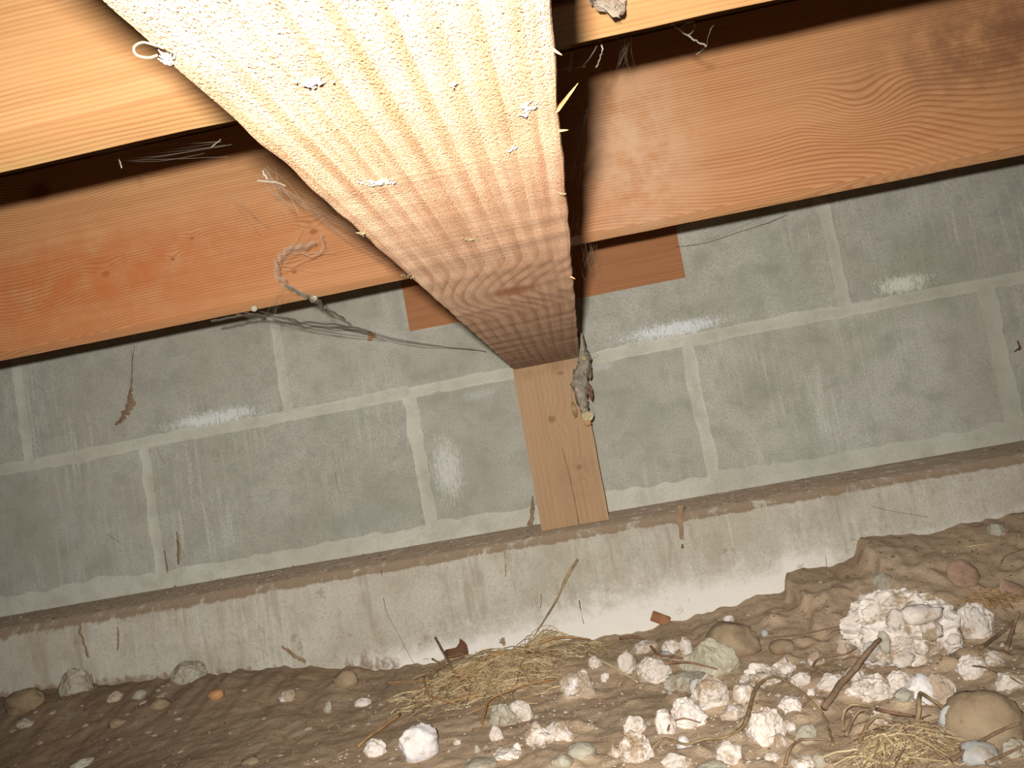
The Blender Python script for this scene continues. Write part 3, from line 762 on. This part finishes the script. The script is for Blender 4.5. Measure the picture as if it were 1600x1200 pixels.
stem('root', 'root', 'lower of the two roots in the lower right corner', [(1545, 1204, .004), (1575, 1192, .006), (1604, 1182, .008)], 0.0013, M_twig, group=ST)
stem('root', 'root', 'thin root across the white crusts at the right edge', [(1517, 1052, .008), (1545, 1056, .010), (1575, 1066, .008), (1600, 1078, .006)], 0.0009, M_twig, group=ST)
stem('root', 'root', 'small curled root on the white stones left of the vine', [(1046, 1150, .006), (1052, 1140, .008), (1072, 1136, .010), (1098, 1140, .008)], 0.0009, M_red, group=ST)
stem('root', 'root', 'long faint root crossing the brown slope behind the rubble', [(1180, 1000, .001), (1250, 994, .002), (1310, 982, .002), (1370, 972, .001)], 0.0008, M_twig, group=ST)
stem('root', 'root', 'hair-thin root curving over the right slope under the footing', [(1565, 885, .001), (1572, 872, .002), (1590, 864, .002), (1604, 860, .001)], 0.0007, M_twig, group=ST)
stem('straw_stalk', 'straw', 'pale straw flake lying on the slope near the right edge', [(1511, 858, .001), (1528, 855, .002), (1545, 853, .001)], 0.0013, M_straw2, group=ST)
stem('straw_stalk', 'straw', 'tan stem folded like a hook at the left of the lower heap', [(1320, 1150, .004), (1324, 1132, .012), (1340, 1124, .014), (1362, 1122, .010)], 0.0014, M_straw, group=ST)
stem('straw_stalk', 'straw', 'pinkish stem arching just inside the hooked one', [(1324, 1158, .004), (1338, 1140, .010), (1352, 1130, .012), (1370, 1130, .008)], 0.0014, M_twig, group=ST)
stem('straw_stalk', 'straw', 'tan stem slanting down to the lower heap from the right', [(1345, 1170, .004), (1360, 1154, .010), (1378, 1142, .012), (1400, 1146, .008)], 0.0015, M_straw, group=ST)
stem('straw_stalk', 'straw', 'thick tan stem folded sharply above the lower heap', [(1438, 1142, .006), (1444, 1124, .014), (1448, 1110, .018), (1466, 1118, .014), (1486, 1127, .006)], 0.0019, M_straw, group=ST)
stem('straw_stalk', 'straw', 'straw lying horizontally across the top of the lower heap', [(1376, 1127, .012), (1400, 1134, .012), (1436, 1138, .010)], 0.0014, M_red, group=ST)

def heap(name, label, centre, n, px_dir, L, seed, spread, mats, hgt, bias=0.5, mid=None):
    """bundle of fine dry grass: strands follow mostly one direction, bowed over a low mound"""
    r_ = random.Random(seed)
    root = bpy.data.objects.new(name, None); COL.objects.link(root)
    c0 = gp(*centre); root.location = c0; tag(root, label, 'straw')
    d0 = (gp(centre[0]+px_dir[0]*40, centre[1]+px_dir[1]*40)-c0); d0.z = 0; d0.normalize()
    for mi, mt in enumerate(mats):
        V = []; Fc = []
        for _ in range(n[mi]):
            while True:
                u, v = r_.gauss(0, 0.45), r_.gauss(0, 0.45)
                if abs(u) < 1.1 and abs(v) < 1.1: break
            px, py = centre[0]+u*spread[0], centre[1]+v*spread[1]-u*spread[0]*0.16
            p, dp = ghit(px, py)
            if p.y > YF-0.012: p.y = YF-0.012-0.01*r_.random()
            g = gh(p.x, p.y)
            mound = hgt*math.exp(-(u*u+v*v)*1.3)
            base_a = math.atan2(d0.y, d0.x)+r_.gauss(0, bias)
            l = L*r_.uniform(0.35, 1.0)*(1-0.3*min(1, abs(u))); cur = r_.gauss(0, 0.5)
            k0 = r_.random()*mound+0.001; pts = []
            for i in range(6):
                t = i/5-0.5; ang = base_a+cur*t*2
                x = p.x+math.cos(ang)*l*t; y = p.y+math.sin(ang)*l*t
                if y > YF-0.004: y = YF-0.004-0.002*r_.random()
                z = max(gh(x, y)+0.0007, g+k0*(1-2.2*t*t)+r_.gauss(0, 0.0007)+0.0006)
                pts.append((x, y, z))
            tube(V, Fc, pts, [r_.uniform(0.00022, 0.00055)]*6, 3)
        o = obj('grass_strands', V, Fc, mt, root); o['kind'] = 'stuff'
    return root
heap('straw_nest', 'wide nest of fine tan dry grass heaped against the footing below the post', (772, 1062), (330, 200, 90), (1.0, -0.42), 0.062, 11, (120, 44), (M_straw, M_straw2, M_org), 0.020, 0.62)
heap('straw_wisps', 'sparse dry grass wisps trailing from the left end of the nest', (672, 1096), (60, 40, 30), (1.0, -0.3), 0.045, 12, (60, 26), (M_straw, M_straw2, M_twig), 0.006, 0.9)
heap('straw_sprig', 'small sprig of dry grass standing at the footing behind the nest', (852, 1000), (50, 50), (0.75, -0.66), 0.05, 13, (34, 18), (M_straw, M_straw2), 0.026, 0.25)
heap('straw_wisps', 'thin dry grass wisps along the footing right of the nest', (915, 1016), (36, 30), (1.0, 0.05), 0.04, 14, (50, 10), (M_straw, M_straw2), 0.006, 0.35)
heap('straw_heap', 'heap of dry grass at the bottom edge beside the round brown stone', (1418, 1182), (120, 80, 80), (1.0, -0.35), 0.06, 15, (88, 34), (M_straw, M_straw2, M_twig), 0.02, 0.85)
heap('straw_wisps', 'wisp of dry grass trailing from the curled leaf at the right edge', (1556, 940), (50, 40), (1.0, 0.45), 0.05, 16, (46, 12), (M_straw, M_org), 0.006, 0.3)

# leaves, chips
def leaf(name, label, px, py, w, h, mat, seed, hole=True, on_face=False, thick=0.0006, curl=0.15, cat='leaf', tilt=None):
    p, dep = ghit(px, py); r = 0.5*w*dep/F; ratio = h/w; V = []; Fc = []; N = 26; rings = (0.0, 0.14, 0.5, 0.8, 1.0) if not hole else (0.15, 0.4, 0.7, 1.0)
    r_ = random.Random(seed)
    m_ = len(rings)
    for side in (0, 1):
        for i in range(N):
            th = 2*math.pi*i/N; e = 1+0.16*n3(math.cos(th)*2.2, math.sin(th)*2.2, seed)+0.06*n3(th*5, seed)
            for q in rings:
                x = math.cos(th)*q*e*r; yy = math.sin(th)*q*e*r*ratio
                z = curl*r*(q*q)*math.cos(2*th+seed)+0.05*r*n3(x*300, yy*300, seed)-side*thick
                V.append(Vector((x, yy, z)))
    for side in (0, 1):
        for i in range(N):
            for j in range(m_-1):
                a = side*N*m_+i*m_+j; b = side*N*m_+((i+1) % N)*m_+j
                f = (a, a+1, b+1, b); Fc.append(f if side == 0 else tuple(reversed(f)))
    for i in range(N):
        a = i*m_+m_-1; b = ((i+1) % N)*m_+m_-1; Fc.append((a, a+N*m_, b+N*m_, b))
    T = Matrix.Rotation(math.radians(55 if tilt is None else tilt), 3, 'X')
    V = [T @ v for v in V]
    me = mesh(name, V, Fc, mat, True); o = bpy.data.objects.new(name, me); COL.objects.link(o)
    o.location = (p.x, p.y-0.002, gh(p.x, p.y)+r*ratio*math.sin(math.radians(55))*0.7+0.002)
    tag(o, label, cat); return o
M_leaf = simple('dry_leaf', (178, 148, 126), (150, 118, 96), 50, rndm=0.2); M_leafd = simple('dark_leaf', (122, 84, 60), (92, 62, 44), 50)
leaf('dry_leaf', 'round pinkish-brown dry leaf with a hole, on the slope above the largest lump', 1508, 914, 48, 46, M_leaf, 3)
leaf('dry_leaf', 'smaller curled brown leaf at the right edge', 1581, 930, 34, 26, M_leaf, 8, hole=False, curl=0.4)
leaf('dry_leaf', 'dark brown folded leaf standing against the footing behind the straw nest', 716, 1026, 38, 34, M_leafd, 5, hole=False, curl=0.5, tilt=70)
p, dep = ghit(1032, 972)
V, Fc = box_vf(-0.011, 0.011, -0.002, 0.002, -0.006, 0.006, 0.001)
V = [Matrix.Rotation(math.radians(28), 3, 'Y') @ (Vector(v)+Vector((n3(v[0]*200, v[2]*200), 0, n3(v[2]*200, v[0]*150, 4)))*0.0015) for v in V]
o = bpy.data.objects.new('wood_chip', mesh('wood_chip', V, Fc, simple('chip_orange', (164, 118, 84), (134, 90, 60), 60))); COL.objects.link(o)
o.location = on_y(1032, 967, -0.160); tag(o, 'small orange-brown wood chip at the foot of the white footing', 'wood chip')
tg = on_y(580, 525, -0.0035)
V = []; N = 14
for sgn in (-1, 1):
    for i in range(N):
        th = 2*math.pi*i/N; r = 0.0062*(1+0.55*math.cos(3*th+0.5)*0.6+0.25*n3(i*1.7, 2))
        V.append((r*math.cos(th), sgn*0.0008, r*math.sin(th)*1.1))
Fc = [tuple(range(N)), tuple(reversed(range(N, 2*N)))]+[(i, i+N, (i+1) % N+N, (i+1) % N) for i in range(N)]
o = bpy.data.objects.new('wood_chip', mesh('wood_chip', V, Fc, M_orng)); COL.objects.link(o); o.location = tg
tag(o, 'tiny orange leaf scrap caught on the block wall left of the beam', 'leaf scrap')

# mud smears and drips on wall and footing (thin crusts of dried mud)
M_smear = simple('dried_mud', (158, 134, 108), (136, 110, 84), 80, rndm=0)
def smear(pts, wpx, Y, parent, mat=None, name='mud_smear', thick=0.0004, label=None):
    """pts (px,py,halfwidth px) on plane Y: a lumpy flat crust"""
    P = []
    for (x, y, hw) in pts: P.append((on_y(x, y, Y), hw*(abs(Y-CAM.y))/F))
    V = []; Fc = []; n = 0; path = []
    for i in range(len(P)-1):
        for s in range(5):
            t = s/5; path.append((P[i][0].lerp(P[i+1][0], t), P[i][1]*(1-t)+P[i+1][1]*t))
    path.append(P[-1]); m = 5
    for i, (c, hw) in enumerate(path):
        a = path[max(0, i-1)][0]; b = path[min(len(path)-1, i+1)][0]; t = (b-a).normalized(); s = Vector((-t.z, 0, t.x))
        for j, q in enumerate((-1, -0.6, 0, 0.6, 1)):
            v = c+s*(q*hw*(1+1.1*n3(i*0.9, j*2.0+Y, pts[0][0]))+hw*0.7*n3(i*0.6, pts[0][1]))
            v.y = Y+0.0012-(0 if abs(q) == 1 else thick+0.0012+0.0002*n3(i, j)); V.append(v)
    for i in range(len(path)-1):
        for j in range(m-1):
            k = i*m+j; Fc.append((k, k+1, k+m+1, k+m))
    o = obj(name, V, Fc, mat or M_smear, parent, smooth=True)
    if label: o['label'] = label
smear([(206, 600, 1), (203, 618, 5), (205, 632, 9), (196, 645, 7), (188, 658, 4), (180, 664, 2)], 0, -0.0011, wall)
smear([(210, 540, 0.8), (206, 570, 0.8), (206, 600, 1.5)], 0, -0.0011, wall)
smear([(276, 830, 1), (279, 855, 4), (279, 882, 2)], 0, -0.0011, wall)
smear([(257, 860, 1), (262, 895, 1.5)], 0, -0.0011, wall)
smear([(832, 775, 1), (832, 800, 3.5), (829, 822, 6)], 0, -0.0035, wall)
smear([(1064, 790, 6), (1063, 812, 5), (1065, 838, 5), (1066, 850, 2)], 0, YF, foot)
smear([(1066, 850, 1.5), (1067, 857, 3)], 0, YF-0.001, foot, M_leafd)
smear([(788, 862, 1), (790, 885, 1.5), (790, 900, 1)], 0, YF, foot)
smear([(128, 965, 1), (124, 985, 3), (133, 1010, 2), (138, 1028, 3)], 0, YF, foot)
smear([(184, 980, 1), (185, 1000, 2), (184, 1016, 2)], 0, YF, foot)
smear([(440, 1010, 2), (460, 1025, 3), (478, 1035, 3)], 0, YF, foot)
smear([(786, 996, 3), (785, 1004, 5), (789, 1008, 3)], 0, YF, foot)
smear([(1590, 532, 1), (1594, 545, 2.5), (1584, 550, 1)], 0, -0.0011, wall, M_leafd)
# hairline cracks and root hairs on the footing
def hair(pts, Y, parent, mat=M_leafd, r=0.00045, name='crack'):
    V = []; Fc = []; tube(V, Fc, smooth_path([on_y(a, b, Y) for a, b in pts], 4), r, 4, 0.6); obj(name, V, Fc, mat, parent)
hair([(596, 890), (602, 950), (622, 990), (640, 1025), (655, 1050)], YF-0.0002, foot)
hair([(845, 928), (846, 940), (844, 950)], YF-0.0002, foot); hair([(905, 938), (908, 958), (912, 975)], YF-0.0003, foot, r=0.0008)
hair([(1285, 800), (1288, 840), (1292, 890)], YF-0.0002, foot, M_smear)
hair([(1360, 790), (1390, 798), (1450, 808)], YF-0.0002, foot); hair([(524, 738), (527, 760), (532, 772)], -0.0006, wall)
hair([(245, 700), (252, 716), (258, 724)], -0.003, wall); hair([(168, 835), (182, 845), (190, 850)], -0.0008, wall)
hair([(205, 545), (207, 580), (203, 600)], -0.0008, wall, r=0.0003)

# ================================================================== splinters on the beam
M_spl = simple('splinter_wood', (214, 160, 104), (190, 126, 72), 60, rndm=0)
M_fluff = simple('pale_fluff', (226, 220, 212), (200, 190, 178), 60, rndm=0)
def at_d(px, py, dep):
    d = ray(px, py); return CAM+d*(dep/ (d.dot(FW)))
def splinter(p0, p1, r, mat=M_spl, name='splinter', par=None, taper=True):
    V = []; Fc = []; P = [Vector(p0).lerp(Vector(p1), t) for t in (0, .3, .7, 1)]
    tube(V, Fc, P, [r, r*0.9, r*0.6, r*0.15] if taper else r, 4, 0.5)
    return obj(name, V, Fc, mat, beam if par is None else par)
def bpt(px, py):  # point on the beam's underside
    return on_z(px, py, ZB)
q = bpt(873, 178)
splinter(Vector((XR-0.001, q.y, ZB+0.001)), at_d(903, 130, (q-CAM).dot(FW)+0.012), 0.0012)
q = bpt(878, 208); splinter(Vector((XR-0.001, q.y, ZB+0.001)), at_d(888, 203, (q-CAM).dot(FW)), 0.0006)
q = bpt(866, 80); splinter(Vector((XR-0.001, q.y, ZB+0.001)), at_d(878, 86, (q-CAM).dot(FW)), 0.0006)
q = bpt(896, 432); splinter(Vector((XR-0.003, q.y, ZB+0.001)), at_d(899, 436, (q-CAM).dot(FW)), 0.0012)
# torn bright fibre patches on the underside
def torn(px, py, wpx, hpx, seed, n=26, mat=M_fluff):
    q = bpt(px, py); dep = (q-CAM).dot(FW); r_ = random.Random(seed); V = []; Fc = []
    for _ in range(n):
        a = bpt(px+r_.gauss(0, .4)*wpx, py+r_.gauss(0, .4)*hpx); a.z = ZB
        l = r_.uniform(0.001, 0.004); ang = r_.gauss(-1.57, 0.5)
        b = a+Vector((math.cos(ang)*l, math.sin(ang)*l, -r_.uniform(0.0002, 0.0011)))
        tube(V, Fc, [a, a.lerp(b, .5)-Vector((0, 0, 0.0004)), b], [0.0003, 0.00028, 0.00008], 3)
    o = obj('torn_fibres', V, Fc, mat, beam); o['kind'] = 'stuff'
torn(592, 284, 30, 4, 1, 50); torn(490, 128, 30, 8, 2, 24); torn(826, 170, 12, 10, 3, 24); torn(738, 372, 20, 3, 4, 12, M_straw); torn(706, 134, 5, 3, 5, 6)
torn(800, 232, 6, 4, 6, 6); torn(566, 365, 6, 5, 7, 8, M_straw); torn(640, 430, 16, 4, 8, 10, M_straw); torn(880, 302, 10, 3, 9, 8, M_straw)
# curled shaving at the upper left edge of the beam
q = bpt(236, 78); V = []; Fc = []; dep = (q-CAM).dot(FW)
tube(V, Fc, smooth_path([at_d(a, b, dep-0.004) for a, b in ((262, 76), (240, 70), (222, 66), (209, 74), (214, 86), (232, 90), (246, 86))], 4), 0.00022, 5, 1)
obj('shaving', V, Fc, M_spl, beam)['label'] = 'thin curled shaving'
torn(262, 92, 14, 10, 21, 12)

# ================================================================== cobwebs
def web_mat(name, c, al):
    n = NT(name); n.set('Base Color', C(c)); n.set('Roughness', 0.9); n.set('Alpha', al); return n.m
M_web = web_mat('web_silk', (190, 182, 166), 0.45); M_webg = web_mat('papery_web', (128, 112, 96), 0.8); M_webd = web_mat('dusty_web', (104, 96, 84), 0.5); M_webf = web_mat('faint_web', (176, 166, 150), 0.20)
def web(label, strands, group='cobwebs', name='cobweb'):
    """strands: (mat, radius, [(px,py,depth)...])"""
    first = at_d(*strands[0][2][0]); root = bpy.data.objects.new(name, None); COL.objects.link(root); root.location = first
    tag(root, label, 'cobweb', group)
    for mt in {id(s[0]): s[0] for s in strands}.values():
        V = []; Fc = []
        for m_, r, pts in strands:
            if m_ is not mt: continue
            P = smooth_path([at_d(*q) for q in pts], 5); n = len(P)
            P = [p+Vector((n3(i*0.7, r*9e4, pts[0][0]), n3(i*0.7, 4, pts[0][0]), n3(i*0.7, 9, pts[0][1])))*r*2.0 for i, p in enumerate(P)]
            tube(V, Fc, P, [r*(0.6+0.6*abs(n3(i*0.55, pts[0][0]))+0.1) for i in range(n)], 4)
        o = obj('silk', V, Fc, mt, root); o['kind'] = 'stuff'
    return root
rw = random.Random(9)
def fan(mt, r, a, b, n, ja, jb, dep=None):
    out = []
    for _ in range(n):
        p = (a[0]+rw.gauss(0, ja), a[1]+rw.gauss(0, ja), a[2]+rw.gauss(0, 0.004)); q = (b[0]+rw.gauss(0, jb), b[1]+rw.gauss(0, jb), b[2]+rw.gauss(0, 0.004))
        mdl = ((p[0]+q[0])/2+rw.gauss(0, 3), (p[1]+q[1])/2+rw.gauss(0, 3)+2, (p[2]+q[2])/2); out.append((mt, r*rw.uniform(0.5, 1.3), [p, mdl, q]))
    return out
DJ = 0.72
web('dark dusty cobweb strand sagging across the block wall left of the beam', [
    (M_webd, 0.0018, [(330, 502, .80), (375, 494, .82), (420, 492, .86), (470, 503, .90), (530, 508, .95), (580, 520, 1.0)]),
    (M_webd, 0.0008, [(440, 498, .86), (500, 510, .92), (560, 512, .98), (610, 528, 1.02), (690, 541, 1.08), (760, 549, 1.10)]),
    (M_webd, 0.0006, [(400, 488, .84), (450, 505, .9), (520, 520, .95), (600, 530, 1.02)]),
    (M_webf, 0.0012, [(505, 484, .82), (520, 500, .86), (560, 516, .94), (640, 538, 1.04), (740, 545, 1.10)])]
    + fan(M_webf, 0.0005, (380, 490, .83), (520, 510, .95), 8, 10, 10))
web('grey cobweb rope hanging from the left joist face and knotting below its edge', [
    (M_webf, 0.0030, [(492, 380, .72), (455, 388, .715), (436, 402, .71), (432, 425, .71), (446, 446, .71), (475, 460, .73), (495, 470, .76), (506, 482, .80)]),
    (M_webd, 0.0014, [(446, 446, .71), (480, 464, .74), (505, 480, .80), (540, 500, .88)]),
    (M_webf, 0.0010, [(500, 365, .72), (505, 385, .715), (490, 400, .715), (470, 395, .715)])]
    + fan(M_webf, 0.0004, (436, 410, .71), (500, 380, .72), 8, 6, 16) + fan(M_webf, 0.0004, (450, 450, .71), (420, 495, .80), 5, 5, 12))
web('wispy cobweb along the left edge of the beam in front of the orange joist',
    fan(M_webf, 0.0004, (410, 272, .50), (470, 320, .55), 9, 10, 14) + fan(M_webf, 0.0003, (470, 310, .55), (600, 405, .64), 10, 14, 12)
    + [(M_web, 0.0006, [(402, 283, .50), (425, 284, .5), (446, 290, .5)]), (M_web, 0.0008, [(410, 268, .50), (414, 274, .5), (418, 280, .5)])]
    + fan(M_webf, 0.0003, (360, 305, .6), (400, 345, .65), 3, 6, 8))
web('forked pale cobweb strand in the dark gap right of the beam', [
    (M_web, 0.0006, [(1048, 38, .45), (1060, 45, .45), (1072, 54, .46), (1088, 64, .47), (1104, 72, .48)]),
    (M_web, 0.0005, [(1066, 47, .45), (1070, 38, .45), (1084, 33, .45)]), (M_webf, 0.0005, [(1075, 56, .46), (1085, 45, .46), (1084, 33, .45)]),
    (M_webf, 0.0004, [(1104, 72, .48), (1095, 80, .5), (1088, 85, .5)]), (M_webf, 0.0003, [(1120, 30, .45), (1108, 52, .46), (1104, 72, .48)])])
web('bright cobweb threads hanging beside the right edge of the beam under the gap', [
    (M_web, 0.0005, [(937, 63, .42), (941, 76, .42), (938, 90, .43), (932, 104, .44)]), (M_web, 0.0007, [(894, 82, .40), (892, 96, .40), (889, 112, .40)]),
    (M_web, 0.0005, [(866, 76, .38), (880, 75, .39), (892, 73, .40)]), (M_webf, 0.0005, [(860, 108, .38), (885, 108, .4), (914, 104, .43)]),
    (M_webf, 0.0003, [(937, 63, .42), (925, 85, .42), (910, 105, .43)]), (M_webf, 0.0003, [(918, 170, .55), (914, 190, .56), (910, 200, .57)]),
    (M_webf, 0.0003, [(985, 65, .45), (975, 85, .48), (968, 100, .5)])] + fan(M_webf, 0.0003, (980, 60, .45), (970, 110, .55), 8, 12, 12))
web('thin threads clinging along the shadowed right side of the beam', fan(M_webf, 0.0004, (902, 340, .72), (905, 420, .78), 7, 6, 8) + fan(M_webf, 0.00025, (925, 385, .8), (918, 430, .85), 8, 6, 8) + fan(M_webf, 0.0003, (912, 180, .6), (895, 300, .68), 4, 5, 6))
web('faint cobweb threads in the dark gap left of the beam', fan(M_webf, 0.00015, (150, 250, .55), (340, 215, .5), 9, 16, 16) + [(M_web, 0.0005, [(184, 246, .5), (188, 254, .5), (190, 262, .5)]), (M_web, 0.0003, [(330, 230, .5), (345, 218, .5)])])
web('long dark thread on the block wall right of the beam', [(M_webd, 0.0004, [(1055, 386, 1.10), (1100, 380, 1.09), (1150, 364, 1.09), (1200, 348, 1.08), (1230, 335, 1.06)]), (M_webf, 0.0004, [(1072, 384, 1.1), (1130, 366, 1.09), (1190, 340, 1.08)])])
web('papery grey web blob stuck to the joist at the top edge', [(M_webg, 0.0026, [(925, 0, .345), (938, 5, .345), (950, 12, .345), (962, 17, .345), (972, 14, .345)]), (M_webg, 0.0020, [(940, -4, .345), (958, 2, .345), (975, 0, .345)])] + fan(M_webf, 0.0003, (930, 2, .345), (970, 15, .345), 10, 5, 5))
# web dust motes / egg sacs
M_egg = simple('egg_sac', (206, 196, 172), (176, 164, 138), 60, rndm=0)
for i, (a, b, d, r, lb) in enumerate(((397, 482, .79, 5.5, 'left pale round egg sac on the dusty cobweb'), (491, 466, .76, 5.0, 'right pale round egg sac on the dusty cobweb'))):
    V, Fc = rock_verts(3, 1, 1, 0.9, 0.25, 60+i, 0.05); rr = r*d/F
    o = bpy.data.objects.new('egg_sac', mesh('egg_sac', [v*rr for v in V], Fc, M_egg, True)); COL.objects.link(o); o.location = at_d(a, b, d); tag(o, lb, 'egg sac')
# hanging cocoon in front of the post
dC = 0.985
root = bpy.data.objects.new('spider_cocoon', None); COL.objects.link(root); root.location = at_d(907, 535, dC)
tag(root, 'lumpy grey silk cocoon hanging from the beam corner in front of the post', 'cocoon')
M_coc = simple('cocoon_silk', (158, 146, 124), (98, 86, 68), 90, 0.5, 0.0015, 0, (210, 204, 190), 0.55, 0.68, spec=0.6, tsc=220)
V = []; Fc = []; P = smooth_path([at_d(a, b, dC) for a, b in ((906, 520), (909, 545), (914, 560), (908, 585), (906, 605), (910, 630), (914, 650))], 6)
rp = [3, 7, 9, 12, 13, 11, 7, 4]; n = len(P); K = 12
base = len(V)
for i, pp in enumerate(P):
    t = i/(n-1)*(len(rp)-1); j = min(int(t), len(rp)-2); r = (rp[j]*(1-t+j)+rp[j+1]*(t-j))*dC/F
    for k in range(K):
        th = 2*math.pi*k/K; q = r*(1+0.45*n3(i*0.5, math.cos(th)*1.5, math.sin(th)*1.5)); V.append(pp+Vector((math.cos(th)*q, math.sin(th)*q*0.8, n3(i, k)*0.0008)))
for i in range(n-1):
    for k in range(K): Fc.append((i*K+k, (i+1)*K+k, (i+1)*K+(k+1) % K, i*K+(k+1) % K))
Fc.append(tuple(range(K))); Fc.append(tuple((n-1)*K+k for k in reversed(range(K))))
obj('silk_sheath', V, Fc, M_coc, root, smooth=True)
def bit(px, py, w, h, mat, name, lab, dd=-0.012):
    CNT[0] += 1; c = at_d(px, py, dC+dd); s = dC/F*0.5
    V, Fc = rock_verts(3, w*s, w*s*0.8, h*s, 0.5, CNT[0]*1.1); obj(name, [v+c for v in V], Fc, mat, root)['label'] = lab
bit(918, 650, 19, 17, M_straw2, 'egg_case', 'round beige egg case at its lower end', 0.0)
bit(918, 661, 12, 9, M_orng, 'wood_fragment', 'orange wood fragment caught under the egg case', 0.0)
bit(912, 559, 8, 9, M_straw2, 'wood_fragment', 'pale yellow fragment near its top', -0.008)
bit(922, 612, 8, 26, M_leafd, 'husk', 'dark husk along its right side', 0.004)
bit(897, 640, 8, 26, M_straw, 'wood_fragment', 'tan flake on its left side', 0.004)
bit(919, 575, 9, 34, M_twig, 'husk', 'brown husk along its upper right side', 0.004)
V = []; Fc = []
for _ in range(26):
    a = (908+rw.gauss(0, 6), 540+rw.uniform(0, 70)); b = (910+rw.gauss(0, 9), a[1]+rw.uniform(10, 50)); P = smooth_path([at_d(*a, dC-0.01), at_d((a[0]+b[0])/2+rw.gauss(0, 6), (a[1]+b[1])/2, dC-0.014), at_d(*b, dC-0.01)], 4)
    tube(V, Fc, P, 0.0003, 3)
for s in (((905, 440), (903, 490), (906, 530)), ((902, 665), (904, 690), (908, 720))):
    tube(V, Fc, smooth_path([at_d(*q, dC-0.004) for q in s], 4), 0.0005, 3)
o = obj('silk_threads', V, Fc, M_web, root); o['kind'] = 'stuff'
